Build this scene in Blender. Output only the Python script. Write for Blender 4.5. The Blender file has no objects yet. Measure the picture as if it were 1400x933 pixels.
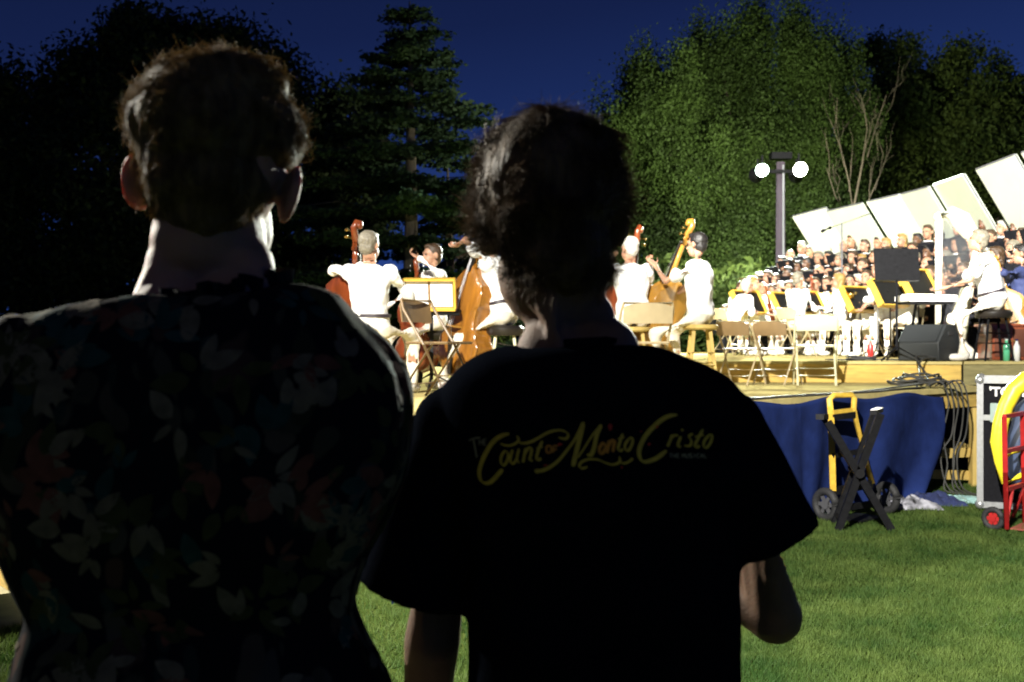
import bpy, bmesh, math, random
import numpy as np
from mathutils import Vector, Matrix, Euler, noise
from mathutils.bvhtree import BVHTree
V = Vector; PI = math.pi; R = math.radians
rng = random.Random(7); nrng = np.random.default_rng(11)
sc = bpy.context.scene; COL = sc.collection
# ---------------------------------------------------------------- scene units
F = 1500.0; CH = 1.42            # focal length in photo pixels, eye height (m)
def P(px, py, d): return V(((px-700)*d/F, d, CH+(466.5-py)*d/F))
def X(px, d): return (px-700)*d/F
def Z(py, d): return CH+(466.5-py)*d/F

# ---------------------------------------------------------------- materials
MATS = {}
def mat(name, col, rough=.6, var=.12, scale=8., metal=0., bump=0., bscale=60., sss=0., trans=0., coat=0., stretch=None, spec=None, emit=None, estr=0.):
    if name in MATS: return MATS[name]
    m = bpy.data.materials.new(name); m.use_nodes = True; nt = m.node_tree; N = nt.nodes; L = nt.links
    b = N['Principled BSDF']; b.inputs['Roughness'].default_value = rough; b.inputs['Metallic'].default_value = metal
    tc = N.new('ShaderNodeTexCoord'); src = tc.outputs['Object']
    if stretch:
        mp = N.new('ShaderNodeMapping'); mp.inputs['Scale'].default_value = stretch; L.new(src, mp.inputs[0]); src = mp.outputs[0]
    nz = N.new('ShaderNodeTexNoise'); nz.inputs['Scale'].default_value = scale; nz.inputs['Detail'].default_value = 6; L.new(src, nz.inputs[0])
    rp = N.new('ShaderNodeValToRGB'); rp.color_ramp.elements[0].position = .3; rp.color_ramp.elements[1].position = .72
    rp.color_ramp.elements[0].color = (*[c*(1-var) for c in col], 1); rp.color_ramp.elements[1].color = (*[min(1, c*(1+var)) for c in col], 1)
    L.new(nz.outputs[0], rp.inputs[0]); L.new(rp.outputs[0], b.inputs['Base Color'])
    if bump:
        n2 = N.new('ShaderNodeTexNoise'); n2.inputs['Scale'].default_value = bscale; n2.inputs['Detail'].default_value = 4; L.new(src, n2.inputs[0])
        bp = N.new('ShaderNodeBump'); bp.inputs['Strength'].default_value = bump; bp.inputs['Distance'].default_value = .01
        L.new(n2.outputs[0], bp.inputs['Height']); L.new(bp.outputs[0], b.inputs['Normal'])
    if sss:
        b.inputs['Subsurface Weight'].default_value = sss; b.inputs['Subsurface Radius'].default_value = (1, .25, .1); b.inputs['Subsurface Scale'].default_value = .012 if sss < .5 else .018
    if coat: b.inputs['Coat Weight'].default_value = coat
    if spec is not None: b.inputs['Specular IOR Level'].default_value = spec
    if emit: b.inputs['Emission Color'].default_value = (*emit, 1); b.inputs['Emission Strength'].default_value = estr
    if trans:
        t = N.new('ShaderNodeBsdfTranslucent'); L.new(rp.outputs[0], t.inputs[0]); mx = N.new('ShaderNodeMixShader'); mx.inputs[0].default_value = trans
        L.new(b.outputs[0], mx.inputs[1]); L.new(t.outputs[0], mx.inputs[2]); L.new(mx.outputs[0], N['Material Output'].inputs[0])
    MATS[name] = m; return m
SKIN = mat('skin', (.40, .22, .14), .5, .1, 12, bump=.15, bscale=200, sss=.25)
SKIN2 = mat('skin_tanned', (.36, .19, .11), .5, .1, 12, sss=.15)
SKIN3 = mat('skin_dark', (.13, .065, .035), .45, .1, 12)
SKINF = mat('skin_near', (.30, .175, .12), .6, .12, 30, bump=.2, bscale=400, sss=.5, spec=.3)
SKINM = mat('skin_near_tan', (.17, .10, .065), .65, .12, 30, bump=.2, bscale=400, sss=.15, spec=.2)
EYE = mat('eye_dark', (.03, .02, .02), .2); LIP = mat('lip', (.4, .13, .1), .4)
WCLOTH = mat('white_cotton', (.82, .82, .8), .8, .04, 20, bump=.5, bscale=12)
CREAM = mat('cream_cotton', (.72, .66, .42), .8, .05, 20, bump=.5, bscale=12)
WTROU = mat('white_trousers', (.66, .61, .50), .85, .05, 14, bump=.5, bscale=10)
BLACKC = mat('black_cloth', (.010, .010, .013), .85, .3, 14, bump=.5, bscale=12, spec=.15)
BELT = mat('belt_leather', (.03, .022, .03), .5)
SHOE = mat('shoe_leather', (.6, .58, .53), .5); SHOEB = mat('shoe_black', (.02, .02, .02), .4)
HG = mat('hair_grey', (.17, .15, .11), .5, .3, 60, bump=.6, bscale=90); HB = mat('hair_brown', (.05, .027, .012), .5, .4, 60, bump=.6, bscale=90)
HK = mat('hair_black', (.012, .01, .009), .45, .4, 60, bump=.6, bscale=90); HY = mat('hair_blond', (.28, .17, .05), .5, .3, 60, bump=.6, bscale=90)
HW = mat('hair_white', (.42, .40, .35), .5, .2, 60, bump=.6, bscale=90)
VARN = mat('varnish_orange', (.27, .11, .015), .25, .35, 5, coat=.5, stretch=(3, 3, .6)); VARN2 = mat('varnish_red', (.16, .035, .01), .25, .35, 5, coat=.5, stretch=(3, 3, .6))
VARN3 = mat('varnish_amber', (.30, .15, .025), .28, .3, 5, coat=.4, stretch=(3, 3, .6))
EBONY = mat('ebony', (.015, .012, .01), .35); STEEL = mat('steel', (.6, .6, .6), .3, .05, metal=1.); BRASS = mat('brass', (.7, .5, .15), .25, .1, metal=1.)
BLKMET = mat('black_metal', (.007, .007, .008), .5, .3, 30, spec=.15); TANMET = mat('tan_painted_metal', (.42, .34, .2), .45, .1)
BRNMET = mat('brown_painted_metal', (.17, .11, .05), .4, .15); BEIGE = mat('beige_painted_metal', (.6, .57, .36), .45, .06)
PLY = mat('plywood', (.56, .38, .09), .7, .22, 4, bump=.2, bscale=40, stretch=(1.2, 1.2, 9)); PLYD = mat('dull_plywood', (.24, .21, .09), .8, .2, 5, bump=.2, bscale=40, stretch=(1.2, 1.2, 8))  # second plywood tone is duller and greyer, for side platform and lower step box
DECKM = mat('deck_plywood', (.48, .40, .17), .9, spec=0., var=.18, scale=2.5, bump=.2, bscale=40, stretch=(.6, 4, 1)); PINE = mat('pine_timber', (.45, .32, .09), .7, .15, 6, stretch=(6, 6, 1))
DESKW = mat('desk_wood', (.65, .4, .05), .5, .15, 8); PAPER = mat('sheet_paper', (.85, .85, .83), .8, .03, 10)
RUBBER = mat('rubber', (.015, .015, .016), .7, .2, 30, bump=.3); GREYP = mat('speaker_plastic', (.010, .012, .013), .6, .15, 40, bump=.3, bscale=300)
GRILLE = mat('speaker_grille', (.013, .015, .016), .6, .3, 300)
YPAINT = mat('yellow_paint', (.62, .4, .05), .45, .12, 20); RPAINT = mat('red_paint', (.33, .015, .015), .4, .15, 20); YVINYL = mat('yellow_vinyl', (.85, .72, .03), .4, .08, 9, bump=.4, bscale=14)
CASEB = mat('case_black', (.007, .007, .009), .7, .3, 60, bump=.2, spec=.08); ALU = mat('aluminium', (.45, .46, .47), .35, .12, 40, metal=.7)
BLUEC = mat('blue_cloth', (.010, .021, .095), .9, .2, 6, bump=.5, bscale=14, spec=.1); NAVY = mat('navy_cloth', (.02, .03, .1), .8)
SHELLM = mat('shell_panel_white', (.72, .78, .62), .6, .04, 3)
HARPM = mat('harp_cream', (.8, .76, .6), .4, .06, 12, coat=.3); CABW = mat('cabinet_wood', (.2, .05, .02), .35, .3, 6, coat=.4)
BARK = mat('bark', (.11, .09, .07), .9, .35, 9, bump=.8, bscale=18, stretch=(3, 3, .6)); BAREB = mat('bare_bark', (.085, .07, .05), .9, .25, 12)
POLEM = mat('pole_wood', (.09, .07, .09), .85, .25, 6, bump=.3, stretch=(6, 6, .4))
TEXTY = mat('print_yellow', (.62, .42, .04), .7, .15, 90); TEXTR = mat('print_red', (.55, .03, .015), .7, .2, 90); TEXTO = mat('print_orange', (.65, .25, .02), .7, .2, 90)
TEXTG = mat('print_grey', (.28, .24, .14), .7, .2, 90)

# ---------------------------------------------------------------- object helpers
def tag(o, label=None, cat=None, group=None, kind=None):
    if label: o['label'] = label
    if cat: o['category'] = cat
    if group: o['group'] = group
    if kind: o['kind'] = kind
    return o
def root_loc(p):
    l = V((0, 0, 0))
    while p: l = l+p.location; p = p.parent
    return l
def thing(name, label, cat, loc=(0, 0, 0), rz=0, group=None):
    o = bpy.data.objects.new(name, None); COL.objects.link(o); o.location = loc; o.rotation_euler = (0, 0, rz)
    o.empty_display_size = .2
    return tag(o, label, cat, group)
def link(name, me, m, parent=None, smooth=True):
    o = bpy.data.objects.new(name, me)
    if m is not None:
        me.materials.clear(); me.materials.append(m)
    if smooth: me.shade_smooth()
    COL.objects.link(o)
    if parent: o.parent = parent
    return o
def dup(root, loc=None, rz=None, label=None):
    def cp(o, par):
        c = o.copy(); COL.objects.link(c)
        if par: c.parent = par
        for ch in list(o.children): cp(ch, c)
        return c
    c = cp(root, None)
    if loc is not None: c.location = loc
    if rz is not None: c.rotation_euler = (0, 0, rz)
    if label: c['label'] = label
    return c
def frame(d, up=V((0, 0, 1))):
    d = d.normalized()
    if abs(d.dot(up)) > .98: up = V((0, 1, 0))
    x = d.cross(up).normalized(); y = x.cross(d).normalized()
    return x, y
class MB:
    """collects shapes (world or local coordinates) into one mesh"""
    def __init__(s): s.v = []; s.f = []
    def add(s, vs, fs):
        n = len(s.v); s.v += [tuple(v) for v in vs]; s.f += [tuple(i+n for i in f) for f in fs]; return s
    def box(s, c, size, rot=None, bev=0.):
        hx, hy, hz = size[0]/2, size[1]/2, size[2]/2; c = V(c)
        if bev:
            bm = bmesh.new(); bmesh.ops.create_cube(bm, size=1, matrix=Matrix.Diagonal((*size, 1)))
            bmesh.ops.bevel(bm, geom=bm.edges[:], offset=bev, segments=2, affect='EDGES')
            vs = [v.co.copy() for v in bm.verts]; fs = [[v.index for v in f.verts] for f in bm.faces]; bm.free()
        else:
            vs = [V((x, y, z)) for x in (-hx, hx) for y in (-hy, hy) for z in (-hz, hz)]
            fs = [(0, 1, 3, 2), (4, 6, 7, 5), (0, 4, 5, 1), (2, 3, 7, 6), (0, 2, 6, 4), (1, 5, 7, 3)]
        if rot: M = rot if isinstance(rot, Matrix) else Euler(rot).to_matrix(); vs = [M@v for v in vs]
        return s.add([v+c for v in vs], fs)
    def bar(s, a, b, w, t, up=V((0, 0, 1))):
        a = V(a); b = V(b); d = b-a; x, y = frame(d, V(up)); vs = []
        for p in (a, b):
            for sx, sy in ((-1, -1), (1, -1), (1, 1), (-1, 1)): vs.append(p+x*sx*w/2+y*sy*t/2)
        return s.add(vs, [(3, 2, 1, 0), (4, 5, 6, 7), (0, 1, 5, 4), (1, 2, 6, 5), (2, 3, 7, 6), (3, 0, 4, 7)])
    def tube(s, pts, r, n=8, cap=True):
        pts = [V(p) for p in pts]; rs = r if isinstance(r, (list, tuple)) else [r]*len(pts); vs = []; fs = []
        px = None
        for i, p in enumerate(pts):
            d = (pts[min(i+1, len(pts)-1)]-pts[max(i-1, 0)])
            if d.length < 1e-9: d = V((0, 0, 1))
            d.normalize()
            if px is None: x, y = frame(d)
            else:
                x = (px-d*px.dot(d))
                if x.length < 1e-6: x, _ = frame(d)
                x.normalize(); y = d.cross(x)
            px = x
            for k in range(n):
                a = 2*PI*k/n; vs.append(p+(x*math.cos(a)+y*math.sin(a))*rs[i])
        for i in range(len(pts)-1):
            for k in range(n): fs.append((i*n+k, i*n+(k+1) % n, (i+1)*n+(k+1) % n, (i+1)*n+k))
        if cap: fs.append(tuple(range(n))[::-1]); fs.append(tuple((len(pts)-1)*n+k for k in range(n)))
        return s.add(vs, fs)
    def cyl(s, a, b, r, n=16, r2=None): return s.tube([a, b], [r, r if r2 is None else r2], n)
    def ball(s, c, r, seg=14, rot=None):
        r = (r, r, r) if not hasattr(r, '__len__') else r; c = V(c); vs = [V((0, 0, 1))]; fs = []; nr = max(4, seg//2)
        for i in range(1, nr):
            t = PI*i/nr
            for k in range(seg): a = 2*PI*k/seg; vs.append(V((math.sin(t)*math.cos(a), math.sin(t)*math.sin(a), math.cos(t))))
        vs.append(V((0, 0, -1))); m = len(vs)-1
        for k in range(seg): fs.append((0, 1+k, 1+(k+1) % seg)); fs.append((m, m-seg+(k+1) % seg, m-seg+k))
        for i in range(nr-2):
            for k in range(seg): a = 1+i*seg; fs.append((a+k, a+seg+k, a+seg+(k+1) % seg, a+(k+1) % seg))
        vs = [V((v.x*r[0], v.y*r[1], v.z*r[2])) for v in vs]
        if rot: vs = [rot@v for v in vs]
        return s.add([v+c for v in vs], fs)
    def cap(s, a, b, ra, rb, n=12):
        """tapered capsule"""
        s.tube([a, b], [ra, rb], n); s.ball(a, ra, n); s.ball(b, rb, n); return s
    def rings(s, rs, closed=True):
        n = len(rs[0]); vs = [p for r in rs for p in r]; fs = []
        for i in range(len(rs)-1):
            for k in range(n): fs.append((i*n+k, i*n+(k+1) % n, (i+1)*n+(k+1) % n, (i+1)*n+k))
        if closed: fs.append(tuple(range(n))[::-1]); fs.append(tuple((len(rs)-1)*n+k for k in range(n)))
        return s.add(vs, fs)
    def lathe(s, prof, c=(0, 0, 0), n=20):
        c = V(c); return s.rings([[c+V((r*math.cos(2*PI*k/n), r*math.sin(2*PI*k/n), z)) for k in range(n)] for r, z in prof])
    def prism(s, poly, d):
        d = V(d); n = len(poly); a = [V(p) for p in poly]
        return s.add(a+[p+d for p in a], [tuple(range(n))[::-1], tuple(range(n, 2*n))]+[(k, (k+1) % n, (k+1) % n+n, k+n) for k in range(n)])
    def xf(s, M): s.v = [tuple(M@V(v)) for v in s.v]; return s
    def mesh(s, name='m'):
        me = bpy.data.meshes.new(name); me.from_pydata(s.v, [], s.f); me.validate()
        bm = bmesh.new(); bm.from_mesh(me); bmesh.ops.recalc_face_normals(bm, faces=bm.faces); bm.to_mesh(me); bm.free()
        return me
    def build(s, name, m, parent=None, world=True, smooth=False, auto=True):
        """world=True: coordinates are world ones; parent must be unrotated"""
        if world and parent is not None:
            l = root_loc(parent); s.v = [(v[0]-l.x, v[1]-l.y, v[2]-l.z) for v in s.v]
        o = link(name, s.mesh(name), m, parent, smooth=False)
        if smooth: o.data.shade_smooth()
        elif auto: o.data.shade_auto_smooth(angle=R(40)) if hasattr(o.data, 'shade_auto_smooth') else smooth_by_angle(o.data)
        return o
def smooth_by_angle(me, ang=R(40)):
    me.shade_smooth()
    bm = bmesh.new(); bm.from_mesh(me)
    for e in bm.edges:
        if len(e.link_faces) == 2 and e.calc_face_angle(0) > ang: e.smooth = False
    bm.to_mesh(me); bm.free()
def remesh(mb, voxel, smooth=2, disp=None):
    me = mb.mesh('src'); ob = bpy.data.objects.new('tmp', me); COL.objects.link(ob)
    md = ob.modifiers.new('r', 'REMESH'); md.mode = 'VOXEL'; md.voxel_size = voxel
    if smooth: s = ob.modifiers.new('s', 'SMOOTH'); s.factor = .5; s.iterations = smooth
    dg = bpy.context.evaluated_depsgraph_get(); out = bpy.data.meshes.new_from_object(ob.evaluated_get(dg))
    bpy.data.objects.remove(ob); bpy.data.meshes.remove(me)
    if disp:
        nm = [v.normal.copy() for v in out.vertices]
        for v, n in zip(out.vertices, nm): v.co += n*disp(v.co)
    return out
def wrinkle(scale, amp, stretch=(1, 1, 1)):
    return lambda c: amp*(noise.noise(V((c.x*stretch[0], c.y*stretch[1], c.z*stretch[2]))*scale)+.5*noise.noise(V((c.x, c.y, c.z))*scale*2.3))

# ---------------------------------------------------------------- people
def ik(a, b, l1, l2, pole):
    d = b-a; L = min(d.length, (l1+l2)*.995); u = d.normalized(); x = (l1*l1-l2*l2+L*L)/(2*L); h = math.sqrt(max(l1*l1-x*x, 0))
    p = pole-u*pole.dot(u); p.normalize(); return a+u*x+p*h
def hand(mb, w, dr, pn, side, curl=.5, sc_=1.):
    """palm from wrist w along dr, pn = palm normal, fingers and thumb"""
    dr = dr.normalized(); pn = (pn-dr*pn.dot(dr)).normalized(); s = dr.cross(pn)*side
    M = Matrix((s, dr, pn)).transposed()
    mb.ball(w+dr*.045*sc_, (.040*sc_, .052*sc_, .016*sc_), 10, M)
    for i, (off, ln, fan) in enumerate(((-.031, .066, -.14), (-.0105, .078, -.04), (.0105, .073, .05), (.031, .058, .16))):
        a = w+dr*.085*sc_+s*off*sc_; dd = (dr+s*fan).normalized(); p = a; ang = 0
        mb.cap(w+dr*.03*sc_+s*off*.8*sc_, a, .010*sc_, .0085*sc_, 6)
        for j, q in enumerate((.45, .32, .25)):
            ang += curl*(.5+.35*j); e = p+(dd*math.cos(ang)+pn*math.sin(ang))*ln*q*sc_
            mb.cap(p, e, .0085*sc_-.0006*j, .008*sc_-.0006*j, 6); p = e
    a = w+dr*.02*sc_-s*.03*sc_; b = a+(dr*.5-s*.75+pn*.35).normalized()*.038*sc_; c = b+(dr*.85-s*.2+pn*.45).normalized()*.032*sc_
    mb.cap(a, b, .012*sc_, .010*sc_, 6); mb.cap(b, c, .010*sc_, .008*sc_, 6)
TOR = [(-.12, .10, .08), (-.04, .155, .105), (0, .165, .115), (.15, .158, .108), (.35, .14, .1), (.55, .155, .108), (.72, .172, .118), (.86, .165, .1), (.94, .115, .075), (1.0, .066, .066)]
def person(label, loc, rz, seat=None, lean=0., yaw=0., pitch=0., LH=None, RH=None, LF=None, RF=None, skin=SKIN, hair=HB, hstyle='short',
           top=WCLOTH, legs=WTROU, shoes=SHOE, long_sleeve=False, gown=False, belt=None, voxel=.0085, group=None, curl=.6, width=1., collar=None, spread=.12, roll=0., lpole=None, rpole=None, palm=V((0, .3, 1)), hoff=V((0, 0, 0)), pzo=0., dress=True, ear=1., neck=1., trap=0):
    """local frame: +Y is the way the person faces, X to the right; z=0 the floor"""
    t = thing('person', label, 'person', loc, rz, group)
    pz = .93+pzo if seat is None else seat+.10
    sp = V((0, math.sin(lean), math.cos(lean))); fw = V((0, math.cos(lean), -math.sin(lean))); rt = V((1, 0, 0)); pel = V((0, 0, pz)); nb = pel+sp*.52
    def ring(q, rx, ry, g): 
        c = pel+sp*.52*q; return [c+rt*(rx*width+g)*math.cos(a)*(abs(math.cos(a))**-.15 if abs(math.cos(a)) > .01 else 1)+fw*(ry*(1+.5*(width-1))+g)*math.sin(a) for a in [2*PI*k/20 for k in range(20)]]
    sh = {s: pel+sp*.455+rt*s*.175*width for s in (-1, 1)}; hip = {s: pel+V((s*.09, 0, -.02)) for s in (-1, 1)}
    HT = {-1: LH, 1: RH}; FT = {-1: LF, 1: RF}; el = {}; wr = {}; kn = {}; an = {}
    for s in (-1, 1):
        h = V(HT[s]) if HT[s] is not None else V((s*.26, .05, pz-.13)); HT[s] = h
        pole = {-1: lpole, 1: rpole}[s] or V((s*.8, -.5, -.6)); el[s] = ik(sh[s], h, .29, .26, V(pole)); d = h-el[s]
        wr[s] = el[s]+d.normalized()*min(d.length, .26)
        f = V(FT[s]) if FT[s] is not None else (V((s*.1, 0, .08)) if seat is None else V((s*(.1+spread*.5), .42, .08)))
        FT[s] = f; kn[s] = ik(hip[s], f, .44, .42, V((s*spread*1.5, 1, .4)) if seat is not None else V((0, 1, 0))); an[s] = f
    b = MB(); b.rings([ring(q, rx, ry, -.015) for q, rx, ry in TOR])
    hc = nb+V((0, .015, .005))+(V((0, .25*math.sin(lean), 1))).normalized()*.152+hoff
    HM = Matrix.Rotation(-yaw, 3, 'Z')@Matrix.Rotation(-pitch, 3, 'X')@Matrix.Rotation(roll, 3, 'Y')
    H = lambda x, y, z: hc+HM@V((x, y, z))
    b.cap(nb-sp*.04, H(0, -.015, -.06), .064*neck, .056*neck, 16)
    if trap:
        for s in (-1, 1): b.cap(nb+hoff*.4*trap**-1+V((s*.035*trap, -.012, .068*trap)), nb+V((s*.13*trap, -.008, -.025 if trap > .9 else -.035)), .036*trap**.5, .042, 16); b.cap(nb+hoff*.3+V((s*.03, -.02, .02*trap-.03*(1-trap))), sh[s]-V((s*.03, .005, .005)), .05*trap**.3, .05, 16)
    b.ball(H(0, -.012, .03), (.074, .092, .088), 20, HM); b.ball(H(0, .03, -.045), (.056, .062, .068), 16, HM); b.ball(H(0, .055, -.085), (.03, .028, .024), 10, HM)
    b.cap(H(0, .086, .012), H(0, .108, -.025), .009, .014, 8); b.ball(H(0, .078, .03), (.05, .016, .014), 10, HM); b.ball(H(0, .085, -.055), (.024, .012, .01), 8, HM)
    for s in (-1, 1): b.ball(H(s*(.08+.005*(ear > 1)), -.014, -.003), (.0085 if ear > 1 else .011, .023*ear, .034*ear), 14, HM@Matrix.Rotation(s*R(32), 3, 'Z')@Matrix.Rotation(s*R(10), 3, 'Y'))
    for s in (-1, 1):
        b.ball(sh[s], .052*min(1, width*1.05), 12); b.cap(sh[s], el[s], .046*min(1, width*1.05), .036); b.cap(el[s], wr[s], .036, .025)
        hd = wr[s]-el[s]; hand(b, wr[s], hd.normalized()+V((0, .15, 0)), palm, s, curl)
        b.cap(hip[s], kn[s], .078, .052); b.cap(kn[s], an[s], .05, .036)
        b.ball(an[s]+V((0, .06, -.03)), (.036, .1, .03), 10)
    link('body', remesh(b, voxel, 2), skin, t)
    for s in (-1, 1): e = MB(); e.ball(H(s*.031, .083, .01), (.012, .008, .008), 8, HM); e.build('eye', EYE, t, world=False, smooth=True)
    e = MB(); e.ball(H(0, .094, -.056), (.02, .006, .006), 8, HM); e.build('mouth', LIP, t, world=False, smooth=True)
    if not dress: return t, HT, wr
    h = MB()
    if hstyle != 'bald':
        h.ball(H(0, -.026, .045), (.084, .092, .088), 20, HM); h.ball(H(0, .03, .095), (.06, .052, .03), 12, HM); h.ball(H(0, -.05, -.01), (.07, .062, .07), 16, HM)
        if hstyle == 'long':
            for s in (-1, 1): h.cap(H(s*.065, -.015, .03), H(s*.07, -.02, -.12), .03, .03, 10)
            h.ball(H(0, -.06, -.08), (.075, .045, .1), 14, HM)
        if hstyle == 'bun': h.ball(H(0, -.12, .05), .038, 12)
        if hstyle == 'curly':
            for k in range(26):
                a = rng.uniform(0, 2*PI); u = rng.uniform(-.1, 1); q = math.sqrt(max(0, 1-u*u)); y = -.03+.1*q*math.sin(a)
                h.ball(H(.088*q*math.cos(a), min(y, .03), .035+.09*u), rng.uniform(.02, .032), 8)
    else:
        h.ball(H(0, -.045, .0), (.08, .062, .045), 16, HM)
    link('hair', remesh(h, .011, 1, wrinkle(45, .006)), hair, t)
    # clothing
    g = MB(); g.rings([ring(q, rx, ry, .016) for q, rx, ry in TOR[1:-1]]+[ring(1.0, .066, .066, .012)])
    for s in (-1, 1):
        g.ball(sh[s], .076, 14); ln = 1. if long_sleeve else .62; e1 = sh[s].lerp(el[s], ln)
        g.cap(sh[s], e1, .074, .070 if not long_sleeve else .055)
        if long_sleeve: g.cap(el[s], wr[s].lerp(el[s], .08), .05, .036 if not gown else .05)
    if gown:
        n = 24; zs = [pz+.12, pz-.1, pz-.4, .12] if seat is None else [pz+.1, pz-.06]
        g.rings([[V((math.cos(2*PI*k/n)*(.17+.1*i/3), math.sin(2*PI*k/n)*(.125+.08*i/3), z)) for k in range(n)] for i, z in enumerate(zs)])
        if seat is not None:
            for s in (-1, 1): g.cap(hip[s], kn[s], .1, .085); g.cap(kn[s], an[s]+V((0, 0, .05)), .08, .075)
            g.ball((hip[1]+hip[-1]+kn[1]+kn[-1])/4, (.1, .2, .07), 12)
    link('gown' if gown else 'shirt', remesh(g, .013, 3, wrinkle(9, .018)), top, t)
    if not gown:
        g = MB(); g.rings([ring(q, rx, ry, .012) for q, rx, ry in TOR[:4]])
        for s in (-1, 1): g.cap(hip[s], kn[s], .096, .072); g.cap(kn[s], an[s]+V((0, 0, .02)), .07, .055)
        link('trousers', remesh(g, .013, 3, wrinkle(9, .01)), legs, t)
        if belt:
            g = MB(); q = .16; g.rings([[p*1. for p in ring(q, .158, .108, .024)], [p+sp*.028 for p in ring(q, .158, .108, .024)]], closed=False)
            g.build('belt', BELT, t, world=False, smooth=True)
    if collar:
        g = MB(); g.tube([nb+sp*.0+V((.07*math.cos(a), .068*math.sin(a), .012)) for a in [2*PI*k/16 for k in range(17)]], .011, 8, False)
        g.build('collar', collar, t, world=False, smooth=True)
    for s in (-1, 1):
        g = MB(); g.ball(an[s]+V((0, .055, -.035)), (.046, .125, .04), 14); g.ball(an[s]+V((0, -.02, -.01)), (.044, .055, .05), 12)
        me = g.mesh()
        for v in me.vertices: v.co.z = max(v.co.z, an[s].z-.078)
        link('shoe', me, shoes, t)
    return t, HT, wr
# ================================================================ world, camera
w = bpy.data.worlds.new('World'); sc.world = w; w.use_nodes = True; nt = w.node_tree; N = nt.nodes; L = nt.links
bg = N['Background']; tc = N.new('ShaderNodeTexCoord'); sx = N.new('ShaderNodeSeparateXYZ'); L.new(tc.outputs['Generated'], sx.inputs[0])
mr = N.new('ShaderNodeMath'); mr.operation = 'MULTIPLY_ADD'; mr.inputs[1].default_value = -.12; L.new(sx.outputs['X'], mr.inputs[0]); L.new(sx.outputs['Z'], mr.inputs[2]); mr.use_clamp = False
ab = N.new('ShaderNodeMath'); ab.operation = 'ADD'; ab.inputs[1].default_value = 0.0; L.new(mr.outputs[0], ab.inputs[0])
rp = N.new('ShaderNodeValToRGB'); L.new(ab.outputs[0], rp.inputs[0]); L.new(rp.outputs[0], bg.inputs[0])
SKYC = [(0, (.033, .085, .32)), (.10, (.018, .048, .21)), (.18, (.011, .026, .115)), (.28, (.0068, .0145, .066)), (.42, (.004, .008, .036)), (1, (.0015, .003, .02))]
while len(rp.color_ramp.elements) < len(SKYC): rp.color_ramp.elements.new(.5)
for e, (p, c) in zip(rp.color_ramp.elements, SKYC): e.position = p; e.color = (*c, 1)
bg.inputs[1].default_value = 1.0
cam_d = bpy.data.cameras.new('camera'); cam = bpy.data.objects.new('camera', cam_d); COL.objects.link(cam); sc.camera = cam
cam.location = (0, 0, CH); cam.rotation_euler = (R(90), 0, 0); cam_d.sensor_width = 36; cam_d.lens = 36*F/1400; cam_d.clip_end = 2000; cam_d.clip_start = .05
cam_d.dof.use_dof = True; cam_d.dof.focus_distance = 2.9; cam_d.dof.aperture_fstop = 6.6
sc.view_settings.view_transform = 'Standard'; sc.view_settings.look = 'None'; sc.view_settings.exposure = 0; sc.view_settings.gamma = 1; sc.view_settings.use_curve_mapping = False
sc.render.engine = 'CYCLES'; cy = sc.cycles; cy.use_denoising = True; cy.max_bounces = 6; cy.diffuse_bounces = 3; cy.transparent_max_bounces = 6; cy.sample_clamp_indirect = 4
try: cy.denoiser = 'OPENIMAGEDENOISE'
except Exception: pass

# ================================================================ ground
def lawn_mat():
    m = bpy.data.materials.new('lawn'); m.use_nodes = True; nt = m.node_tree; N = nt.nodes; L = nt.links; b = N['Principled BSDF']; b.inputs['Roughness'].default_value = .95; b.inputs['Specular IOR Level'].default_value = .1
    tc = N.new('ShaderNodeTexCoord'); a = N.new('ShaderNodeTexNoise'); a.inputs['Scale'].default_value = .9; a.inputs['Detail'].default_value = 8; L.new(tc.outputs['Object'], a.inputs[0])
    r = N.new('ShaderNodeValToRGB'); r.color_ramp.elements[0].position = .35; r.color_ramp.elements[0].color = (.03, .055, .008, 1); r.color_ramp.elements[1].position = .7; r.color_ramp.elements[1].color = (.075, .1, .016, 1)
    L.new(a.outputs[0], r.inputs[0]); L.new(r.outputs[0], b.inputs['Base Color'])
    c = N.new('ShaderNodeTexNoise'); c.inputs['Scale'].default_value = 60; c.inputs['Detail'].default_value = 5; L.new(tc.outputs['Object'], c.inputs[0]); bp = N.new('ShaderNodeBump'); bp.inputs['Distance'].default_value = .03; L.new(c.outputs[0], bp.inputs['Height']); L.new(bp.outputs[0], b.inputs['Normal'])
    return m
g = MB(); g.add([(-300, -300, 0), (300, -300, 0), (300, 300, 0), (-300, 300, 0)], [(0, 1, 2, 3)]); tag(g.build('ground', lawn_mat(), auto=False), kind='structure')
def quadmesh(name, vs, fsize):
    n = len(vs)//fsize; me = bpy.data.meshes.new(name); me.vertices.add(len(vs)); me.vertices.foreach_set('co', vs.astype(np.float32).ravel())
    me.loops.add(n*fsize); me.loops.foreach_set('vertex_index', np.arange(n*fsize, dtype=np.int32)); me.polygons.add(n)
    me.polygons.foreach_set('loop_start', np.arange(0, n*fsize, fsize, dtype=np.int32)); me.polygons.foreach_set('loop_total', np.full(n, fsize, dtype=np.int32)); me.update(); me.validate(); return me
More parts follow.
